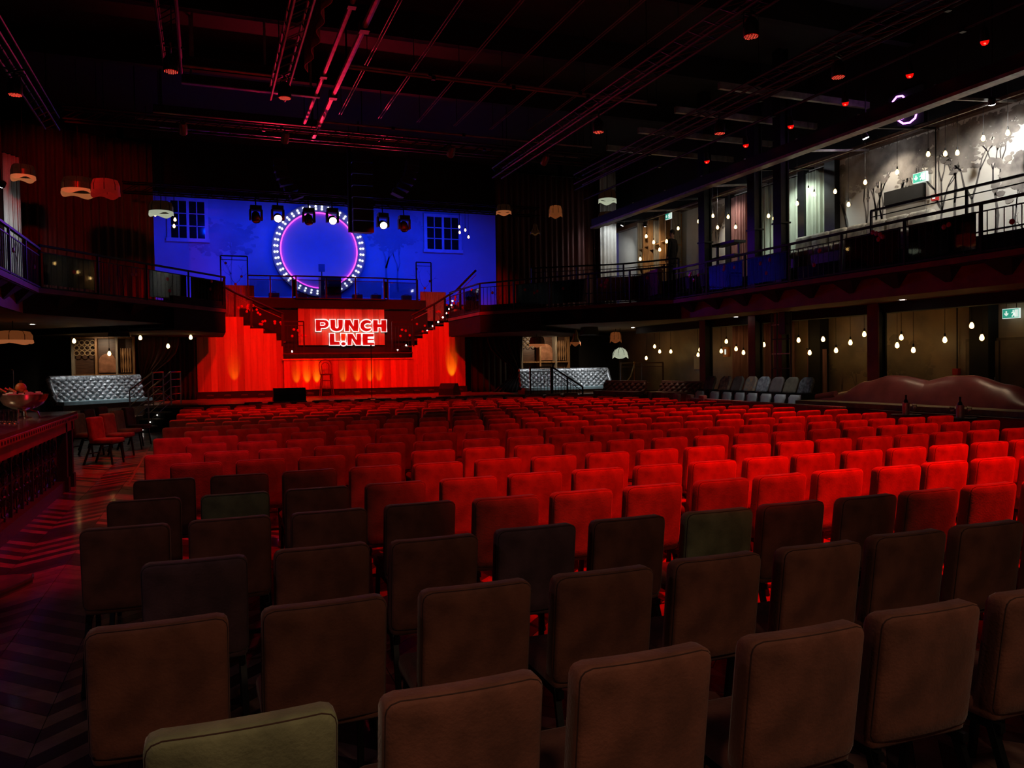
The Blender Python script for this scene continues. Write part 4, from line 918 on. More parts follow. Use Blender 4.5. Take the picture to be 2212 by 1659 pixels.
# tables with bottle coolers and glasses
for k, (px, py) in enumerate(((1957, 895), (2074, 902))):
    p = at(px, py, Z=.75); which = ('left', 'right')[k]
    t = thing('side_table', 'small round black table under the %s wine cooler' % which, 'table', (p.x, p.y, 0), group='small tables by the sofa')
    MB().lathe((p.x, p.y, 0), [(.18, 0), (.18, .02), (.03, .03), (.03, .72)], 14).build('pedestal', black, t, True); MB().lathe((p.x, p.y, .72), [(.001, 0), (.24, 0), (.24, .03), (.001, .03)], 24).build('table_top', black, t)
    c = thing('wine_cooler', 'brushed metal wine cooler on the %s small table' % which, 'wine cooler', (p.x, p.y, .75), group='wine coolers')
    MB().lathe((p.x, p.y, .75), [(.058, 0), (.06, .20), (.055, .20), (.053, .01), (.001, .01)], 20).build('cylinder', brushed, c, True)
    b = thing('wine_bottle', 'dark wine bottle standing in the %s wine cooler' % which, 'bottle', (p.x, p.y, .765), group='wine bottles in coolers')
    MB().lathe((p.x, p.y, .765), [(.001, 0), (.037, 0), (.038, .19), (.03, .225), (.015, .25), (.014, .27)], 14).build('glass_body', bottle_dark, b, True)
    MB().lathe((p.x, p.y, .765), [(.0155, .25), (.0155, .30), (.017, .305), (.017, .32), (.001, .322)], 10).build('capsule', matte_black, b, True)
    for s_, dx in (('left', -.13), ('right', .15)):
        if k == 0 and s_ == 'left': continue
        q = Vector((p.x+dx*.93, p.y-dx*.36, .75)); g = thing('wine_glass', 'wine glass %s of the %s wine cooler' % (s_, which), 'wine glass', tuple(q), group='wine glasses by the coolers')
        MB().lathe(q, [(.034, 0), (.034, .003), (.005, .008), (.004, .085), (.022, .10), (.038, .14), (.034, .19), (.032, .19), (.036, .14), (.02, .105), (.001, .1)], 14).build('bowl_and_stem', glass, g, True)
# ladder frame
ld = thing('ladder_frame', 'black steel ladder frame standing in front of a pillar under the balcony', 'ladder', (13.2, 15.8, .38))
for y in (15.45, 15.95, 16.15): MB().bar((13.2, y, .38), (13.2, y, 2.9), .035, .035).build('upright', black, ld)
for k in range(6): MB().bar((13.2, 15.45, .8+k*.36), (13.2, 16.15, .8+k*.36), .03, .03).build('rung', galv if k % 2 else black, ld)
MB().box(13.1, 13.3, 15.55, 15.75, 2.35, 2.9).build('head_box', black, ld)
# doors and wall bits
d1 = struct(MB().box(15.44, 15.5, 9.4, 12.55, 0, 2.12).build('door_1', mat('door_brown', (.10, .075, .05), .5, noise=(3, .3))), 'dull brown double door in the lower right wall')
MB().box(15.40, 15.46, 11.75, 12.5, .05, 2.06).build('door_leaf', mat('door_leaf_brown', (.16, .12, .08), .5, noise=(3, .3)), d1)
MB().box(15.40, 15.46, 10.3, 11.7, .05, 2.06).build('door_leaf', MATS['door_leaf_brown'], d1)
MB().cyl((15.36, 11.8, 1.0), (15.36, 11.8, 1.3), .015, 6).build('door_handle', steel, d1)
ped = thing('notice_board', 'pale framed notice hanging on the lower wall between pillars', 'notice', tuple(at(1507, 795, X=15.45)))
a = at(1500, 768, X=15.46); b = at(1513, 798, X=15.46); MB().box(15.44, 15.47, b.y, a.y, b.z, a.z).build('sheet', paper, ped); MB().box(15.47, 15.49, b.y-.03, a.y+.03, b.z-.03, a.z+.03).build('frame', wood_dark, ped)
sgo = at(1568, 760, X=15.44); so = thing('fire_notice', 'small orange fire notice on the lower wall', 'sign', tuple(sgo)); MB().box(15.42, 15.5, sgo.y-.12, sgo.y+.12, sgo.z-.16, sgo.z+.16).build('plate', sign_orange, so)
MB().box(15.41, 15.42, sgo.y-.03, sgo.y+.03, sgo.z-.08, sgo.z+.08).build('symbol', exit_white, so)
def exit_sign(px, py, X, w, h, lab):
    p = at(px, py, X=X); t = thing('exit_sign', lab, 'exit sign', tuple(p), group='green exit signs'); x = X; y, z = p.y, p.z
    MB().box(x, x+.05 if py > 400 else 15.5, y-w/2, y+w/2, z-h/2, z+h/2).build('housing', exit_white, t)
    MB().box(x-.006, x, y-w/2+.01, y+w/2-.01, z-h/2+.01, z+h/2-.01).build('face', exit_green, t)
    q = y+w*.24; s = h*.26   # arrow pointing down, seen on the left half
    MB().prism([(q-s*.25, z+s), (q+s*.25, z+s), (q+s*.25, z-.1*s), (q+s*.8, z+s*.25), (q+s*.8, z-.25*s), (q, z-s), (q-s*.8, z-.25*s), (q-s*.8, z+.25*s), (q-s*.25, z-.1*s)], x-.012, x-.006, 'x').build('arrow', exit_white, t)
    q = y-w*.24; m = MB().box(x-.012, x-.006, q-w*.22, q-w*.02, z-h*.38, z+h*.38)
    m.build('doorway', exit_white, t)
    f = lambda pts: [(q+a*h, z+b*h) for a, b in pts]
    r = MB().lathe((x-.01, q+.10*h, z+.27*h), [(.001, 0), (h*.075, 0), (h*.075, .006), (.001, .006)], 10, ax=(-1, 0, 0))
    r.prism(f([(.02, .18), (.16, .18), (.1, -.05), (-.02, -.05)]), x-.016, x-.008, 'x').prism(f([(-.02, -.05), (.1, -.05), (.28, -.3), (.2, -.36), (.03, -.14)]), x-.016, x-.008, 'x').prism(f([(-.02, -.02), (.07, -.08), (-.04, -.38), (-.13, -.36)]), x-.016, x-.008, 'x').prism(f([(.14, .17), (.32, .05), (.29, -.01), (.12, .08)]), x-.016, x-.008, 'x')
    r.build('running_figure', exit_white, t)
    MB().cyl((x+.025, y-w*.3, z+h/2), (x+.025, y-w*.3, (2.94 if z < 3 else z+h/2+.12)), .008, 5).build('hanger', steel, t); MB().cyl((x+.025, y+w*.3, z+h/2), (x+.025, y+w*.3, (2.94 if z < 3 else z+h/2+.12)), .008, 5).build('hanger', steel, t)
exit_sign(1986, 383, 15.42, .36, .22, 'green exit sign on the upstairs mural with a down arrow')
exit_sign(2183, 677, 15.3, .36, .20, 'green exit sign above the brown door under the balcony')
exit_sign(1443, 467, 14.6, .34, .2, 'small green exit sign upstairs near the standing person')
for px, py, z1, lab in ((2020, 427, 6.9, 'red fire alarm call point on the upstairs mural'), (2066, 803, 2.9, 'red fire alarm call point on the lower wall behind the sofa')):
    p = at(px, py, X=15.44); t = thing('alarm_call_point', lab, 'fire alarm', tuple(p), group='fire alarm call points')
    MB().box(15.40, 15.48, p.y-.07, p.y+.07, p.z-.07, p.z+.07).build('housing', alarm_red, t); MB().box(15.392, 15.40, p.y-.035, p.y+.035, p.z-.03, p.z+.03).build('glass_plate', exit_white if py < 500 else alarm_red, t)
    MB().cyl((15.46, p.y, p.z+.07), (15.46, p.y, z1), .014, 6).build('conduit', black, t)
# ================================================================== RIGHT SIDE, UPPER LEVEL
pm = (Vector((0, -1, 0)), Vector((0, 0, 1)))
for k, (px, py, hh, cr, sp2) in enumerate(((1872, 520, 2.5, 1.2, .35), (1893, 510, 2.7, 1.3, .3), (1905, 505, 2.6, 1.2, .28), (1950, 450, 2.6, .6, .35), (2035, 440, 2.3, .9, .5), (2062, 440, 2.6, .9, .55), (2100, 425, 2.6, 1.0, .5), (2195, 480, 1.5, 1.2, .4), (1548, 560, 2.2, .9, .35), (2150, 430, 2.5, .7, .5), (1832, 520, 2.1, .9, .35), (1963, 450, 2.3, .7, .4))):
    p = at(px, py, X=15.492); tree_painting(wr, Vector((15.492, p.y, 4.25)), pm, hh, 70+k, (ink, ink_soft), spread=sp2, crown=cr*.8)
for k, px in enumerate((1818, 1850, 1945, 1960)):
    p = at(px, 820, X=15.492); tree_painting(wrl, Vector((15.492, p.y, .5)), pm, 1.3, 90+k, (ink_low, ink_low), spread=.4, crown=.8)
rec = struct(MB().prism([(at(1914, 420, X=15.47).y, 5.72), (at(1998, 395, X=15.47).y, 5.72), (at(1998, 395, X=15.47).y, 4.05), (at(1914, 420, X=15.47).y, 4.05)], 15.46, 15.499, 'x').build('door_2', mat('stair_opening', (.25, .23, .2), .8, noise=(1, .3))), 'stair opening cut into the upstairs mural')
MB().box(15.40, 15.5, at(1998, 395, X=15.47).y, at(1914, 420, X=15.47).y, 5.42, 5.74).build('lintel', matte_black, rec)
yb0, yb1 = at(2015, 440, X=14.6).y, at(1722, 520, X=14.6).y; nb = 7
bn = thing('gallery_bench', 'long grey upholstered bench along the upstairs mural', 'bench', (14.6, (yb0+yb1)/2, 4.05))
fur = mat('grey_plush', (.52, .48, .40), .95, noise=(6, .5), bump=(40, .5))
for i in range(nb):
    a = yb0+(yb1-yb0)*i/nb; b = yb0+(yb1-yb0)*(i+1)/nb
    rounded_slab(14.5, 14.75, a+.01, b-.01, 4.4, 4.93, .07, 'back_cushion', fur, bn); rounded_slab(14.05, 14.55, a+.01, b-.01, 4.32, 4.5, .05, 'seat_cushion', fur, bn)
MB().box(14.1, 14.75, yb0, yb1, 4.05, 4.34).build('base', wood_dark, bn)
# brown bench near the person
bb = thing('gallery_bench', 'low brown upholstered bench back upstairs below the standing person', 'bench', (12.4, 21.8, 3.43))
p0, p1, p2 = at(1288, 597, Y=23.0), at(1382, 590, Y=22.2), at(1425, 582, Y=20.2)
for i, (a, b) in enumerate(((p0, p1), (p1, p2))):
    z = 4.55
    MB().bar((a.x, a.y, 4.1), (b.x, b.y, 4.1), .14, .75).build('back_cushion', leather_dark if 0 else mat('brown_hide_%d' % i, (.42, .13, .075), .6, noise=(5, .3)), bb)
# round-backed dark chairs by the pillar
for k, (px, py) in enumerate(((1447, 590), (1475, 585), (1505, 578), (1538, 570))):
    p = at(px, py, X=13.3); zf = 3.43; t = thing('tub_chair', '%s dark round-backed tub chair from the stage side, upstairs by the pillars' % ORD[k], 'chair', (13.3, p.y, zf), group='tub chairs upstairs')
    g = []
    for j in range(6):
        v = j/5; rr = .27+.03*v; g.append([Vector((13.25+rr*math.cos(R(a)), p.y+rr*math.sin(R(a)), zf+.40+.42*v*(1-.25*abs(math.cos(R(a)/1.0))))) for a in range(20, 341, 20)])
    merged(MB().sheet(g, Vector((0, 0, 0))).build('shell_back', black_plastic, t), 1e-6)
    MB().lathe((13.25, p.y, zf+.36), [(.001, 0), (.26, 0), (.28, .04), (.26, .1), (.001, .11)], 16).build('seat', black_plastic, t, True)
    for a in (45, 135, 225, 315): MB().bar((13.25+.18*math.cos(R(a)), p.y+.18*math.sin(R(a)), zf+.38), (13.25+.24*math.cos(R(a)), p.y+.24*math.sin(R(a)), zf), .02, .02).build('leg', black, t)
# bookcase behind the person
bcz = thing('gallery_bookcase', 'tall warm-lit wooden bookcase along the wall behind the standing person', 'bookcase', (15.2, 25.6, 3.43))
y0, y1 = at(1453, 520, X=15.1).y, at(1380, 520, X=15.1).y
MB().box(15.42, 15.48, y0, y1, 3.43, 6.85).build('back_panel', wood_warm, bcz)
for i in range(7): y = y0+(y1-y0)*i/6; MB().box(15.05, 15.42, y-.04, y+.04, 3.43, 6.9-.12*(i % 2)).build('upright', wood_warm if i % 3 else wood_grey, bcz)
rg = random.Random(2)
for i in range(6):
    for k in range(3): y = y0+(y1-y0)*(i+.5)/6; z = 4.2+k*.85+rg.uniform(-.15, .15); MB().box(15.08, 15.42, y-.24, y+.24, z-.02, z+.02).build('shelf', wood_warm, bcz)
struct(MB().box(13.9, 15.5, 28.12, 28.2, 3.4, 6.9).build('wall_gallery_end', mat('gallery_end_blue', (.07, .06, .22), .8, noise=(1, .3))), 'blue painted end wall of the right gallery')
# desk shelf between pillars
dk = thing('bar_shelf', 'black shelf unit between two pillars upstairs', 'shelf', (14.2, 18.6, 4.05))
q = at(1575, 525, X=14.2); MB().box(14.0, 14.4, q.y-.5, q.y+.6, q.z-.05, q.z+.02).build('top', black, dk)
for yy in (q.y-.45, q.y+.55): MB().bar((14.2, yy, 4.05), (14.2, yy, q.z), .05, .05).build('leg', black, dk)
q2 = at(1575, 553, X=14.2); MB().box(14.0, 14.4, q.y-.5, q.y+.6, q2.z-.04, q2.z).build('lower_shelf', black, dk)

# person -----------------------------------------------------------------
def person(loc, rz):
    t = thing('person', 'person in a black long-sleeved top and dark trousers standing upstairs, seen from behind', 'person', loc, rz)
    V = [(0, 0, .95, .15, .11), (0, 0, 1.10, .145, .105), (0, .0, 1.28, .165, .11), (0, -.01, 1.42, .15, .10), (0, -.01, 1.50, .055, .055), (0, .015, 1.58, .052, .052)]
    E = [(0, 1), (1, 2), (2, 3), (3, 4), (4, 5)]
    for s in (-1, 1):
        b = len(V); V += [(s*.17, -.01, 1.44, .065, .065), (s*.235, -.02, 1.20, .05, .05), (s*.24, .02, .97, .038, .038), (s*.235, .06, .86, .032, .025)]; E += [(3, b), (b, b+1), (b+1, b+2), (b+2, b+3)]
        b = len(V); V += [(s*.09, 0, .86, .095, .10), (s*.10, .01, .50, .065, .07), (s*.105, -.02, .10, .045, .05), (s*.11, .08, .045, .045, .04), (s*.115, .16, .035, .035, .03)]; E += [(0, b), (b, b+1), (b+1, b+2), (b+2, b+3), (b+3, b+4)]
    me = bpy.data.meshes.new('body'); me.from_pydata([v[:3] for v in V], E, []); o = bpy.data.objects.new('body', me); COL.objects.link(o); o.parent = t
    md = o.modifiers.new('s', 'SKIN'); md.use_smooth_shade = True
    for i, v in enumerate(V): me.skin_vertices[0].data[i].radius = v[3:]; me.skin_vertices[0].data[i].use_root = (i == 0)
    o.modifiers.new('d', 'SUBSURF').levels = 2; o.modifiers['d'].render_levels = 2
    dg = bpy.context.evaluated_depsgraph_get(); me2 = bpy.data.meshes.new_from_object(o.evaluated_get(dg)); o.modifiers.clear(); o.data = me2
    me2.materials.clear()
    for m in (shirt, denim, skin): me2.materials.append(m)
    for p in me2.polygons:
        c = p.center; p.material_index = 2 if (c.z > 1.50 or (abs(c.x) > .19 and c.z < .90)) else (0 if c.z > .90 else (1 if c.z > .07 else 0)); p.use_smooth = True
    def part(name, mb, m, par): x = mb.build(name, m, None, True); x.parent = par; return x
    h = MB()   # head: skull, jaw, nose, ears
    h.lathe((0, .01, 1.56), [(.001, -.01), (.045, 0), (.062, .03), (.072, .07), (.076, .12), (.074, .16), (.06, .2), (.03, .225), (.001, .23)], 14)
    h.lathe((0, .085, 1.645), [(.001, -.02), (.014, -.012), (.008, .02), (.001, .03)], 6).ball((-.076, .005, 1.66), .02, 6, 1.5).ball((.076, .005, 1.66), .02, 6, 1.5)
    hd = part('head', h, skin, t); hd.rotation_euler = (0, 0, R(35))
    f = MB().ball((-.028, .078, 1.685), .009, 6).ball((.028, .078, 1.685), .009, 6); part('eyes', f, matte_black, hd)
    part('mouth', MB().tube([(-.02, .078, 1.61), (0, .083, 1.608), (.02, .078, 1.61)], .004, 5), sign_red, hd)
    hr = MB().lathe((0, -.005, 1.56), [(.05, .06), (.078, .09), (.086, .13), (.086, .18), (.07, .225), (.03, .25), (.001, .252)], 14)
    part('hair', hr, hair, hd)
    for s in (-1, 1):
        hn = MB(); bx = Vector((s*.235, .075, .84)); hn.tube([bx+Vector((0, 0, .03)), bx, bx+Vector((0, .01, -.05))], .026, 7, r1=.03)
        for k, (dy, L) in enumerate(((-.025, .06), (-.008, .07), (.010, .066), (.026, .052))): hn.tube([bx+Vector((0, dy+.01, -.05)), bx+Vector((0, dy+.018, -.05-L*.55)), bx+Vector((-s*.01, dy+.012, -.05-L))], .009, 6)
        hn.tube([bx+Vector((0, .028, -.015)), bx+Vector((-s*.012, .052, -.045)), bx+Vector((-s*.018, .05, -.075))], .009, 6)
        part('hand', hn, skin, t)
    return t
person((14.3, at(1452, 492, X=14.3).y, 4.24), R(25))
pf = thing('gallery_step', 'dark raised floor section upstairs beneath the standing person', 'platform', (14.3, 22.3, 4.05)); MB().box(13.9, 15.4, 21, 23.6, 4.05, 4.24).build('deck', wood_dark, pf)
# ================================================================== PENDANTS
bulb_me = MB().lathe((0, 0, 0), [(.016, .07), (.02, .05), (.045, .0), (.052, -.035), (.045, -.07), (.02, -.092), (.001, -.096)], 10)
cap_me = MB().lathe((0, 0, 0), [(.021, .05), (.021, .12), (.008, .14)], 8)
BP = [None, None]
def pendant(p, ztop, label, group, s=1.0):
    t = thing('pendant_bulb', label, 'pendant lamp', tuple(p), group=group)
    if BP[0] is None:
        BP[0] = bulb_me.build('bulb', bulb_on, t, True, local=True); BP[1] = cap_me.build('socket', matte_black, t, True, local=True)
        bs = BP
    else:
        bs = [BP[0].copy(), BP[1].copy()]
        for o in bs: COL.objects.link(o); o.parent = t
    for o in bs: o.scale = (s, s, s)
    MB().cyl(p+Vector((0, 0, .13*s)), Vector((p.x, p.y, ztop)), .006, 4).build('cord', matte_black, t)
lower = [(1396, 772), (1414, 747), (1425, 758), (1449, 758), (1508, 765), (1512, 754), (1558, 757), (1569, 736), (1590, 752), (1606, 760), (1650, 743), (1706, 750), (1725, 733), (1749, 760), (1778, 731), (1806, 755), (1837, 738), (1867, 720), (1938, 744), (1947, 727), (1973, 754), (2041, 732), (2099, 701), (2121, 727)]
for i, (px, py) in enumerate(lower): pendant(at(px, py, X=14.75), 2.93, 'lit filament bulb hanging under the right balcony, %s from the left' % ORD[i], 'bulbs under the right balcony', .9)
upper = [(1465, 492), (1509, 477), (1540, 465), (1550, 490), (1573, 467), (1589, 489), (1660, 465), (1672, 470), (1722, 438), (1746, 410), (1759, 418), (1804, 412), (1833, 440), (1869, 392), (1938, 370), (2005, 331), (2042, 330), (2068, 328), (2124, 297), (2177, 285)]
for i, (px, py) in enumerate(upper): pendant(at(px, py, X=14.8), 9.6, 'lit filament bulb hanging in front of the upstairs wall, %s from the left' % ORD[i], 'bulbs in the right gallery', .8)
for i, (px, py) in enumerate(((1396, 509), (1412, 522), (1425, 538), (1440, 520), (1383, 558))): pendant(at(px, py, X=14.9), 9.6, 'lit filament bulb in front of the gallery bookcase, %s from the left' % ORD[(0, 1, 2, 3, 4)[[1383, 1396, 1412, 1425, 1440].index(px)]], 'bulbs by the gallery bookcase', .9)
for i, (px, py) in enumerate(((160, 735), (236, 762), (303, 728), (363, 746), (412, 727))): pendant(at(px, py, Y=25.8), 2.93 if px < 290 else 2.78, 'lit filament bulb under the left balcony, %s from the left' % ORD[i], 'bulbs under the left balcony', .95)
for i, (px, py) in enumerate(((335, 462), (378, 473), (376, 487))): pendant(at(px, py, Y=26.6+.3*i), 9.6, 'lit bulb beside the left window of the blue wall, %s from the left' % ORD[(0, 2, 1)[i]], 'bulbs left of the blue wall', .8)
for i, (px, py) in enumerate(((992, 489), (993, 501), (1005, 496), (1012, 511))): pendant(at(px, py, Y=26.6+.25*i), 9.6, 'lit bulb beside the right window of the blue wall, %s from the left' % ORD[i], 'bulbs right of the blue wall', .7)
def shade(px, py, Y, r, h, ztop, mats, label, bulb=False, scal=8, kind='drum'):
    p = at(px, py, Y=Y); t = thing('hanging_lamp', label, 'hanging lamp', tuple(p), group='hanging lamps'); n = 32
    def ring(rr, z, wob=0): return [p+Vector((rr*math.cos(2*PI*i/n), rr*math.sin(2*PI*i/n), z+wob*math.sin(scal*2*PI*i/n/2))) for i in range(n)]
    prof = {'drum': [(.45, .5), (.86, .42), (1, .1), (1, -.25)], 'dome': [(.25, .5), (.7, .3), (.95, 0), (1, -.25)], 'bell': [(.2, .6), (.45, .4), (.6, 0), (1, -.3)]}[kind]
    rings = [ring(r*a, h*b) for a, b in prof]; mb = MB()
    for a, b in zip(rings, rings[1:]): mb.add(a+b, [(i, (i+1) % n, n+(i+1) % n, n+i) for i in range(n)])
    mb.build('shade_panels', mats[0], t, True)
    lo = [rings[-1], ring(r*1.03, -h*.5, h*.09)]; MB().add(lo[0]+lo[1], [(i, (i+1) % n, n+(i+1) % n, n+i) for i in range(n)]).build('scalloped_rim', mats[1], t, True)
    lead = MB()
    for k in range(8): a = 2*PI*k/8; lead.tube([p+Vector((r*1.01*q*math.cos(a), r*1.01*q*math.sin(a), h*z)) for q, z in prof], .008, 4)
    lead.build('lead_lines', matte_black, t)
    MB().cyl(p+Vector((0, 0, h*.45)), Vector((p.x, p.y, ztop)), .01, 4).build('cord', matte_black, t)
    if bulb: MB().ball(p+Vector((0, 0, -.02)), .07, 8).build('bulb', bulb_on, t, True)
for a in ((1312, 424, 24, .30, .42, 9.6, (shade_dark, shade_pale), 'stained glass lampshade with a bright pale rim, highest right of the stage'),
          (1312, 470, 24.6, .32, .40, 9.6, (shade_dark, cream), 'dark stained glass lampshade just below the pale-rimmed one'),
          (1200, 456, 24, .22, .36, 9.6, (shade_amber, shade_amber), 'amber red stained glass lampshade in front of the right drapes'),
          (1088, 452, 24, .24, .30, 9.6, (shade_dark, shade_rim), 'dark lampshade with amber scallops right beside the blue wall'),
          (348, 450, 23, .30, .36, 9.6, (shade_dark, shade_pale), 'stained glass lampshade in front of the left window'),
          (50, 372, 22, .26, .36, 9.6, (shade_dark, shade_rim), 'dark lampshade with an amber rim near the left edge upstairs'),
          (170, 402, 22, .38, .42, 9.6, (shade_dark, shade_rim), 'large dark lampshade with a wavy orange rim upstairs left'),
          (228, 405, 21.6, .32, .40, 9.6, (shade_red, shade_red), 'red silk lampshade beside the large dark one upstairs left')): shade(*a)
shade(1156, 495, 24, .16, .32, 9.6, (shade_dark, shade_dark), 'small dark bell lampshade with a lit bulb before the right drapes', True, kind='bell')
shade(28, 728, 22, .42, .30, 2.93, (shade_amber, shade_rim), 'amber fringed lampshade hanging under the left balcony at the frame edge')
shade(1160, 738, 25.0, .26, .34, 2.78, (cream, shade_rim), 'cream and orange lampshade in front of the right display shelving')
shade(1243, 730, 25.0, .18, .5, 2.93, (cream, shade_amber), 'tall cream lampshade right of the display shelving', kind='bell')
shade(1330, 728, 25.0, .20, .36, 2.93, (shade_amber, shade_amber), 'amber lampshade hanging above the green one under the balcony')
shade(1340, 762, 24.6, .27, .36, 2.93, (shade_pale, shade_pale), 'pale green dome lampshade hanging under the right balcony', kind='dome')

# ================================================================== CEILING RIG
def pipe(name, pts, r, m, label, cat='pipe', group='pipes of the lighting grid', drop=True):
    t = thing(name, label, cat, tuple(pts[0]), group=group); MB().tube(pts, r, 8).build('tube', m, t, True)
    if drop:
        for p in (pts[0], pts[-1]): MB().cyl(p, (p[0], p[1], 9.6), .012, 5).build('hanger', black, t)
        for f in (.25, .5, .75): q = Vector(pts[0]).lerp(Vector(pts[-1]), f); MB().obox(q, (r*3, r*3, r*3)).build('clamp', black, t)
pipe('grid_pipe', [(2.87, 7, 8), (2.87, 22.6, 8)], .06, pipe_red, 'thick red-lit pipe running towards the stage in the ceiling grid')
pipe('grid_pipe', [(2.55, 7, 8.15), (2.55, 21.5, 8.15)], .05, pipe_red, 'blue-lit pipe just left of the thick red pipe')
for y, z, x0, x1, lab in ((16.9, 8.0, 2.9, 10.4, 'red-lit cross pipe in the middle of the ceiling grid'), (17.0, 8.1, 2.9, 10.2, 'thin cross pipe just above the middle red cross pipe'), (20.8, 8.0, 2.8, 10.6, 'red-lit cross pipe in front of the stage'), (21.6, 7.9, -1.5, 10.6, 'second cross pipe in front of the stage')):
    pipe('grid_pipe', [(x0, y, z), (x1, y, z)], .028, pipe_red, lab)
for i, X in enumerate((3.35, 4.37, 5.4, 6.42, 7.45, 8.5)):
    t = thing('ceiling_track', 'twin thin ceiling track between the cross pipes, %s from the left' % ORD[i], 'track', (X, 16, 8.2), group='twin ceiling tracks')
    for dx in (-.03, .03): MB().bar((X+dx, 9, 8.2), (X+dx, 20.7, 8.2), .012, .02).build('rail', pipe_red, t)
    for y in (9.2, 13, 17, 20.5): MB().cyl((X, y, 8.2), (X, y, 9.6), .008, 4).build('hanger', black, t)
# purple-lit flat beams on the left
for k, (a, b, lab) in enumerate((((395, 138), (592, 168), 'upper'), ((392, 178), (690, 212), 'second'), ((330, 240), (690, 278), 'third'), ((330, 272), (690, 304), 'lowest'))):
    z = (8.3, 8.1, 8.4, 8.2)[k]; p = at(*a, Z=z); q = at(*b, Z=z); y = (p.y+q.y)/2
    t = thing('roof_beam', '%s of the four flat roof beams lit magenta left of the red pipe' % lab.capitalize(), 'beam', ((p.x+q.x)/2, y, z), group='magenta-lit roof beams')
    MB().box(p.x, q.x, y-.06, y+.06, z-.01, z+.01).build('bottom_flange', pipe_red, t); MB().box(p.x, q.x, y-.012, y+.012, z, z+.18).build('web', grid_steel, t); MB().box(p.x, q.x, y-.06, y+.06, z+.18, z+.2).build('top_flange', grid_steel, t)
    for x in (p.x+.2, q.x-.2): MB().bar((x, y, z+.2), (x, y, 9.6), .05, .05).build('drop_post', pipe_red if k < 2 else grid_steel, t)
def truss(p0, p1, label, w=.28, m=grid_steel, tops=True):
    p0 = Vector(p0); p1 = Vector(p1); L = (p1-p0).length; d = (p1-p0)/L; n = Vector((-d.y, d.x, 0)); up = Vector((0, 0, 1))
    t = thing('truss', label, 'truss', tuple((p0+p1)/2), group='lighting trusses')
    offs_ = [n*-w/2, n*w/2, n*-w/2+up*w, n*w/2+up*w]
    for o in offs_: MB().cyl(p0+o, p1+o, .024, 6).build('chord', m, t)
    mb = MB(); k = int(L/.45)
    for i in range(k):
        a = p0+d*(L*i/k); b = p0+d*(L*(i+1)/k)
        for i0, i1 in ((0, 2), (1, 3), (0, 1), (2, 3)): mb.cyl(a+offs_[i0], b+offs_[i1], .011, 4)
    tag(mb.build('lacing', m, t), kind='stuff')
    for f in (.05, .5, .95): q = p0+d*(L*f)+up*w; MB().cyl(q, (q.x, q.y, 9.6), .01, 4).build('hanger', black, t)
truss((-.45, 6, 7.2), (-.45, 16, 7.2), 'dark lighting truss above the left aisle'); truss((1.49, 6, 7.2), (1.49, 17, 7.2), 'lighting truss left of the thick red pipe', m=pipe_red)
truss((8.1, 5, 7.2), (8.1, 22, 7.2), 'dark lighting truss over the right of the stalls'); truss((10.75, 5, 7.2), (10.75, 22, 7.2), 'dark lighting truss next to the right gallery')
truss((-2.2, 26.2, 7.0), (11.2, 26.2, 7.0), 'black front truss above the stage carrying the moving heads', m=black)
truss((-3.2, 8, 7.3), (-3.2, 21, 7.3), 'dark lighting truss above the left balcony edge'); truss((-3.0, 21.2, 7.6), (11, 21.2, 7.6), 'dark cross truss holding the stage wash cans')
pipe('lamp_pipe', [(11.93, 5, 7.2), (11.93, 24, 7.2)], .03, grid_steel, 'pipe beside the gallery carrying the row of small red lamps')
pipe('lamp_pipe', [(11.6, 5, 7.5), (11.6, 24, 7.5)], .03, grid_steel, 'upper pipe left of the row of small red lamps')
# hanging cloth next to the truss
ct = curtain('banner', (1.85, 9), (1.9, 15.5), 7.3, 8.1, mat('red_cloth', (.5, .12, .10), .8, noise=(6, .4)), 'narrow strip of reddish cloth hanging from the truss beside the red pipe', 8, .05, cat='banner')
# roof girders across the ceiling
for i, y in enumerate((10.5, 14, 17.5, 21)):
    struct(MB().box(-6.5, 15.5, y-.1, y+.1, 9.0, 9.6).build('trim_%d' % (20+i), void), 'black roof girder across the hall ceiling, %s from the camera' % ORD[i])
for i, y in enumerate((15.2, 17.0, 18.8, 20.6)):
    struct(MB().box(11.0, 15.4, y-.05, y+.05, 7.9, 8.05).build('trim_%d' % (30+i), galv), 'pale rafter above the right gallery roof, %s from the camera' % ORD[i])
# red LED cans
can_b = MB().lathe((0, 0, 0), [(.11, 0), (.12, .02), (.12, .2), (.07, .28), (.05, .3)], 20); can_l = MB().lathe((0, 0, 0), [(.001, .002), (.112, .002), (.112, .012), (.001, .012)], 20)
dots = MB()
for a in range(-3, 4):
    for b in range(-3, 4):
        if a*a+b*b <= 10: dots.lathe((a*.032, b*.032, -.002), [(.001, -.002), (.0055, -.001), (.0055, .004)], 5)
can_y = MB().tube([(-.14, 0, .12), (-.145, 0, .36), (.145, 0, .36), (.14, 0, .12)], .012, 5).cyl((0, 0, .36), (0, 0, .44), .02, 6).bar((-.22, 0, .43), (.22, 0, .43), .03, .03).bar((0, -.22, .43), (0, .22, .43), .03, .03)
pc_ = None; names = ['right of centre, nearest', 'near the gallery, nearest', 'near the gallery, farther', 'right of centre, farther', 'above the left aisle', 'left of the red pipe', 'at the left edge of the frame']
for i, (x, y) in enumerate(PARS[:7]):
    lab = 'round red LED stage can pointing down, %s' % names[i]
    if pc_ is None:
        pc_ = thing('led_can', lab, 'stage light', (x, y, 6.78), group='red LED cans')
        can_b.build('housing', black_plastic, pc_, True, local=True); ln = can_l.build('lens', led_red, pc_, local=True); dots.build('led_dots', led_hot, ln, local=True, fix=False); can_y.build('yoke', black, pc_, local=True); t = pc_
    else: t = copy_tree(pc_, None, (x, y, 6.78), .4*i); t['label'] = lab
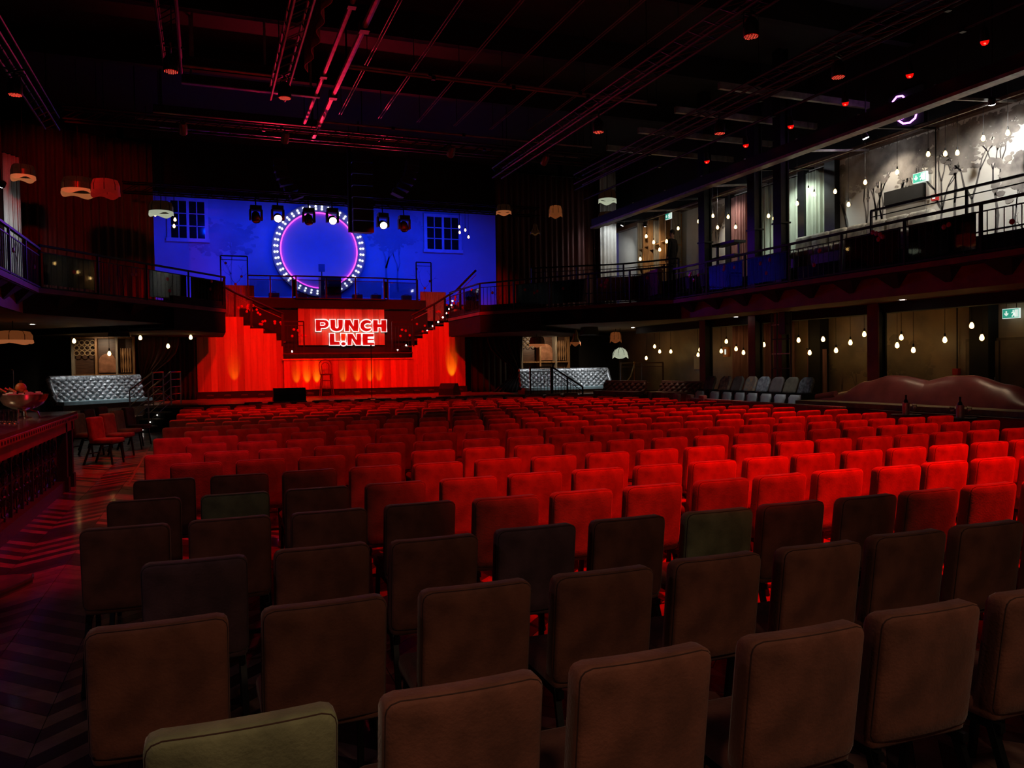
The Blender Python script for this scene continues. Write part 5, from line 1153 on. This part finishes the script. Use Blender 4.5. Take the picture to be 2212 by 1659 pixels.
# row of small red lamps by the gallery
for i, (px, py) in enumerate(((1527, 347), (1611, 312), (1708, 271), (1826, 221), (1965, 160), (2127, 88))):
    p = at(px, py, X=11.93); t = thing('red_lamp', 'small red spot lamp on the gallery pipe, %s from the stage' % ORD[i], 'stage light', tuple(p), group='small red lamps by the gallery')
    MB().lathe(p, [(.001, -.075), (.04, -.065), (.062, -.03), (.066, .0)], 12, ax=(-.25, -.15, 1)).build('glass', led_red, t, True)
    MB().lathe(p, [(.068, 0), (.07, .03), (.05, .18), (.03, .2)], 12, ax=(-.25, -.15, 1)).build('housing', black_plastic, t, True)
    MB().lathe(p+Vector((-.03, -.03, -.055)), [(.001, -.02), (.018, -.012), (.018, .0), (.001, .01)], 8, ax=(-.3, -.6, .6)).build('filament', led_hot, t, True)
    MB().cyl(p+Vector((0, 0, .15)), (p.x, p.y, 7.26), .015, 5).build('yoke', black, t)
# stage wash cans on the cross truss (unlit side seen from the hall)
for i, x in enumerate((-.4, 2.0, 6.4, 9.2)):
    t = thing('wash_can', 'dark wash can on the cross truss aimed at the set, %s from the left' % ORD[i], 'stage light', (x, 21.0, 7.5), group='wash cans on the cross truss')
    MB().lathe((x, 21.1, 7.5), [(.10, 0), (.10, -.25), (.06, -.32)], 14, ax=(0, .85, -.5)).build('housing', pipe_red, t, True); MB().cyl((x, 21.0, 7.5), (x, 21.06, 7.8), .02, 5).build('yoke', black, t)
# moving heads over the stage
for i, (px, py, on) in enumerate(((553, 470, 0), (600, 470, 1), (667, 475, 0), (718, 475, 1), (827, 485, 1), (873, 490, 0))):
    p = at(px, py, Y=26.0); t = thing('moving_head', '%s moving-head light above the stage, %s from the left' % (('unlit', 'lit')[on], ORD[i]), 'stage light', tuple(p), group='moving heads over the stage')
    MB().box(p.x-.17, p.x+.17, 25.85, 26.15, p.z+.22, p.z+.36).build('base', black_plastic, t)
    for s in (-1, 1): MB().box(p.x+s*.17-.03, p.x+s*.17+.03, 25.9, 26.1, p.z-.08, p.z+.24).build('yoke_arm', black_plastic, t)
    ax = (0, -1, -.45) if on else (.1, -.35, -1)
    MB().lathe(p, [(.05, -.2), (.11, -.14), (.135, .0), (.14, .10), (.12, .13)], 16, ax=ax).build('head', black_plastic, t, True)
    MB().lathe(p+Vector(ax).normalized()*.13, [(.001, 0), (.115, 0), (.10, .02), (.001, .035)], 18, ax=ax).build('lens', lens_white if on else night_glass, t, True)
    MB().cyl(p+Vector((0, 0, .36)), (p.x, 26.1, 7.05), .02, 6).build('clamp', black, t)
    if on: lamp('moving_head_beam', 'SPOT', tuple(p+Vector(ax).normalized()*.2), tuple(Vector((p.x-2, 12, 8.6))), 270, (1, .012, .06), .05, 70, .8)
# line array
la = thing('line_array', 'tall black hanging speaker array in front of the bulb ring', 'speaker', tuple(at(780, 320, Y=25.4)))
a = at(752, 322, Y=25.4); b = at(808, 503, Y=25.4); nb_ = 7; hh = (a.z-b.z)/nb_
for i in range(nb_):
    z1 = a.z-i*hh; MB().prism([(25.4, z1-hh+.01), (25.4, z1-.01), (25.95, z1-.05), (25.95, z1-hh+.05)], a.x+.13, b.x, 'x').build('cabinet', black_plastic, la)
MB().box(a.x, a.x+.1, 25.5, 25.7, b.z+.03, a.z+.6).build('cable_trunk', matte_black, la); MB().cyl(((a.x+b.x)/2, 25.7, a.z), ((a.x+b.x)/2, 25.7, 9.6), .03, 6).build('chain', black, la)
for px, lab in ((612, 'left'), (884, 'right')):
    p = at(px, 375, Y=26.8); t = thing('curved_speaker_array', 'curved dark speaker array above the %s part of the stage' % lab, 'speaker', tuple(p), group='curved speaker arrays')
    for i in range(6): c = p+Vector(((-1 if px > 700 else 1)*(.02*i*i-.1), 0, .35-.21*i)); MB().obox(c, (.42, .35, .195), 0, ry=(-1 if px < 700 else 1)*.08*i).build('cabinet', mat('array_cabinet', (.05, .03, .03), .6, noise=(9, .3)) if 'array_cabinet' not in MATS else MATS['array_cabinet'], t)
    MB().cyl(p+Vector((0, 0, .4)), (p.x, p.y, 9.6), .02, 5).build('chain', black, t)
# under-balcony speakers
for px, py, Y, lab in ((258, 716, 24.5, 'left'), (1273, 714, 24.0, 'right')):
    p = at(px, py, Y=Y); t = thing('ceiling_speaker', 'black speaker box hanging under the %s balcony beside the stage' % lab, 'speaker', tuple(p), group='speakers under the balconies')
    MB().prism([(p.x-.28, p.z-.15), (p.x+.28, p.z-.15), (p.x+.22, p.z+.17), (p.x-.22, p.z+.17)], Y-.18, Y+.18).build('cabinet', black_plastic, t); MB().cyl(p, (p.x, p.y, 2.93), .02, 6).build('bracket', black, t)
# floods
def flood(p, tgt, label, pw, col=COOL, cone=110):
    t = thing('flood_light', label, 'flood light', tuple(p), group='white flood lights'); d = (Vector(tgt)-p).normalized()
    MB().lathe(p, [(.001, -.12), (.06, -.10), (.075, 0), (.078, .01)], 12, ax=d).build('housing', black_plastic, t, True); MB().lathe(p, [(.001, .012), (.07, .012), (.06, .03), (.001, .035)], 12, ax=d).build('lens', flood_white, t, True)
    MB().cyl(p, (p.x, p.y, 9.6), .012, 5).build('stem', black, t); lamp('flood_beam', 'SPOT', tuple(p+d*.06), tgt, pw, col, .05, cone, .6)
flood(at(2143, 222, X=14.2), (15.5, 11.8, 4.9), 'bright white flood at the top of the upstairs mural', 290, (1, .96, .88))
flood(at(1345, 485, Y=26.2), tuple(at(1314, 540, Y=27.2)), 'bright white flood beside the silver-lit drape upstairs', 60)
flood(at(1393, 486, X=14.2), (15.4, 26, 4.6), 'white flood lighting the gallery bookcase', 70, (1, .8, .55))
flood(at(4, 400, Y=21.2), (-5.7, 23, 4.5), 'white flood lighting the pale drape at the left edge', 120)
flood(Vector((14.5, 17.2, 6.9)), (15.4, 17.4, 4.6), 'white flood hidden behind a pillar lighting the green drapes', 190, (.9, 1, .9))
flood(Vector((14.5, 20.6, 6.9)), (15.4, 20.2, 4.6), 'white flood behind the farthest pillar lighting the mural', 110, (1, .92, .78))
flood(Vector((14.5, 14.4, 6.9)), (15.4, 14.2, 4.8), 'white flood lighting the dark painted trees upstairs', 110, (1, .88, .70))
# downlights in the soffits, then downward beams with added fill spots
dl = [(1949, 647, 14.8), (1847, 671, 13.3), (1590, 684, 13.2), (1589, 696, 14.6), (1367, 707, 13.8), (320, 712, None), (70, 700, None), (344, 714, None)]
for i, (px, py, X) in enumerate(dl):
    p = at(px, py, Z=2.925); t = thing('downlight', 'small round recessed downlight in the %s balcony soffit, %s' % ('right' if px > 800 else 'left', ('nearest the door', 'above the theatre seats', 'farther towards the stage', 'beside the beam', 'nearest the stage', 'left of the stage drape', 'near the frame edge', 'next to the stage opening')[i]), 'downlight', tuple(p), group='downlights in the soffits')
    MB().lathe(p, [(.001, 0), (.07, 0), (.08, -.008), (.085, .004)], 16).build('trim_ring', window_white, t, True); MB().lathe(p, [(.001, -.012), (.045, -.012), (.05, -.004), (.001, -.003)], 14).build('lens', down_white, t)
for loc, tgt, pw, c in (((12.4, 24.7, 2.70), (12.2, 25.9, .9), 110, 80), ((13.2, 25.0, 2.7), (13.1, 25.9, .9), 80, 70), ((10.9, 25.0, 2.7), (10.9, 25.9, .9), 80, 70), ((-2.55, 23.9, 2.70), (-3.1, 24.7, 1.0), 90, 80), ((-1.5, 24.9, 2.7), (-2.3, 25.6, 1.0), 60, 80),
                        ((11.5, 14.2, 2.9), (12, 15.3, .8), 45, 80), ((12.2, 10.5, 2.9), (12.4, 10.6, 1), 22, 110), ((12.2, 12.4, 2.9), (12.5, 12.4, 1), 16, 110), ((-2.0, 17.5, 2.9), (-1.7, 17.5, 0), 14, 80), ((-3.0, 26.4, 2.70), (-2.95, 27.3, 1.6), 36, 120), ((12.0, 26.8, 2.7), (12.1, 27.8, 1.8), 52, 130), ((12.9, 21.6, 2.85), (13.2, 21.8, .9), 40, 100), ((-3.7, 11.6, 2.9), (-2.3, 12.2, 1.1), 40, 90)):
    lamp('downlight_and_fill_beam', 'SPOT', loc, tgt, pw, (.95, .97, 1) if c in (70, 80) and pw > 30 else (1, .72, .45), .05, c, .7)  # silver-bench downlights; unseen fill spots added for cabinets, dark bench, bowl
# gallery roof truss members seen against the mural
gt = thing('gallery_truss', 'pale steel cross ties under the gallery roof edge beam', 'truss', (13.5, 15, 6.6))
for i in range(9): y = 9+i*1.9; MB().bar((12.55, y, 6.5), (15.3, y+.4, 6.85), .05, .05).build('cross_tie', galv if i % 2 else black, gt); MB().bar((13.0, y+.3, 6.5), (13.0, y+.3, 6.9), .04, .04).build('stub', galv, gt)
MB().cyl((14.2, 8, 6.6), (14.2, 24, 6.6), .02, 5).build('conduit', galv, gt)
# violet neon mask on the upper wall
ne = thing('neon_mask', 'violet neon outline sign on the dark wall above the gallery', 'neon sign', tuple(at(1950, 240, X=15.4)))
def nn(cx, cy): return at(1925+cx, 205+cy, X=15.42)
MB().tube([nn(*p) for p in ((2, 28), (4, 14), (12, 4), (24, 2), (32, 10), (34, 18))], .022, 6).build('tube', neon_violet, ne, True)
MB().tube([nn(*p) for p in ((10, 26), (8, 40), (14, 54), (26, 62), (40, 60), (52, 50), (56, 34), (52, 14))], .022, 6).build('tube', neon_violet, ne, True)
MB().tube([nn(*p) for p in ((16, 44), (22, 52), (30, 48))], .02, 6).build('tube', neon_violet, ne, True)
MB().box(15.43, 15.499, nn(70, 0).y, nn(-6, 0).y, nn(30, 72).z, nn(30, -10).z).build('backboard', matte_black, ne)
# band gear on the deck
bg = thing('deck_piano', 'dark upright console with a music stand on the band deck', 'piano', tuple(at(714, 650, Y=32)))
a = at(693, 596, Y=32); b = at(738, 660, Y=32); MB().box(a.x, b.x, 32, 32.7, 4.2, a.z).build('body', black_plastic, bg); MB().box(a.x+.2, b.x-.05, 31.85, 32.0, 4.9, 5.0).build('keyboard', black, bg)
c = at(688, 570, Y=32.3); d = at(702, 587, Y=32.3); MB().box(c.x, d.x, 32.3, 32.34, d.z, c.z).build('music_stand', ring_navy, bg); MB().cyl(((c.x+d.x)/2, 32.32, a.z), ((c.x+d.x)/2, 32.32, d.z), .02, 6).build('stand_pole', black, bg)
struct(MB().box(-2.2, 12.8, 31.05, 33.8, 3.9, 4.2).build('floor_deck_riser', matte_black), 'black riser of the band deck')
for i, (px, w) in enumerate(((592, 20), (652, 20), (772, 20), (812, 18), (878, 18))):
    p = at(px, 640, Y=31.6); t = thing('guitar_amplifier', 'small black amplifier on the band deck, %s from the left' % ORD[i], 'amplifier', (p.x, 31.6, 4.2), group='amplifiers on the band deck')
    MB().box(p.x-.19, p.x+.19, 31.5, 31.75, 4.2, 4.58).build('cabinet', black_plastic, t); MB().box(p.x-.15, p.x+.15, 31.49, 31.5, 4.24, 4.48).build('grille', matte_black, t); MB().tube([(p.x-.08, 31.62, 4.58), (p.x-.06, 31.62, 4.63), (p.x+.06, 31.62, 4.63), (p.x+.08, 31.62, 4.58)], .01, 5).build('handle', black, t)
# railings on the side platforms
for pts, lab in (([(10.0, 24.25, .66), (10.75, 24.25, .66)], 'short black iron railing with scrolls left of the right silver bench'), ([(10.8, 24.25, .66), (11.5, 23.4, .0)], 'sloping black handrail at the steps of the right platform')):
    railing('platform_railing', pts, 0, .95, lab, 'platform railings', post=.75, bal=.12, drops=0, seed=21)
for x0, x1, y, z, lab in ((-6.2, -4.2, 21.3, .7, 'thin brass pipe railing at the back left under the balcony'), (13.6, 15.3, 24.6, .66, 'brass pipe railing right of the right silver bench')):
    railing('platform_railing', [(x0, y, z), (x1, y, z)], 0, 1.05, lab, 'platform railings', post=1.0, bal=0, drops=0, panel=False, seed=22, mat_r=wood_dark)
rs = thing('rope_post', 'gold rope hanging from a slim post by the right silver bench', 'rope barrier', tuple(at(1370, 848, Y=24.4))); q = at(1370, 785, Y=24.4)
MB().cyl((q.x, 24.4, .4), (q.x, 24.4, q.z), .02, 8).build('post', brass, rs); MB().ball((q.x, 24.4, q.z+.03), .04, 8).build('finial', brass, rs, True)
MB().tube([(q.x, 24.4, q.z-.05), (q.x-.15, 24.4, q.z-.45), (q.x-.4, 24.4, q.z-.75), (q.x-.75, 24.4, q.z-.85)], .025, 8).build('rope', cream, rs, True)
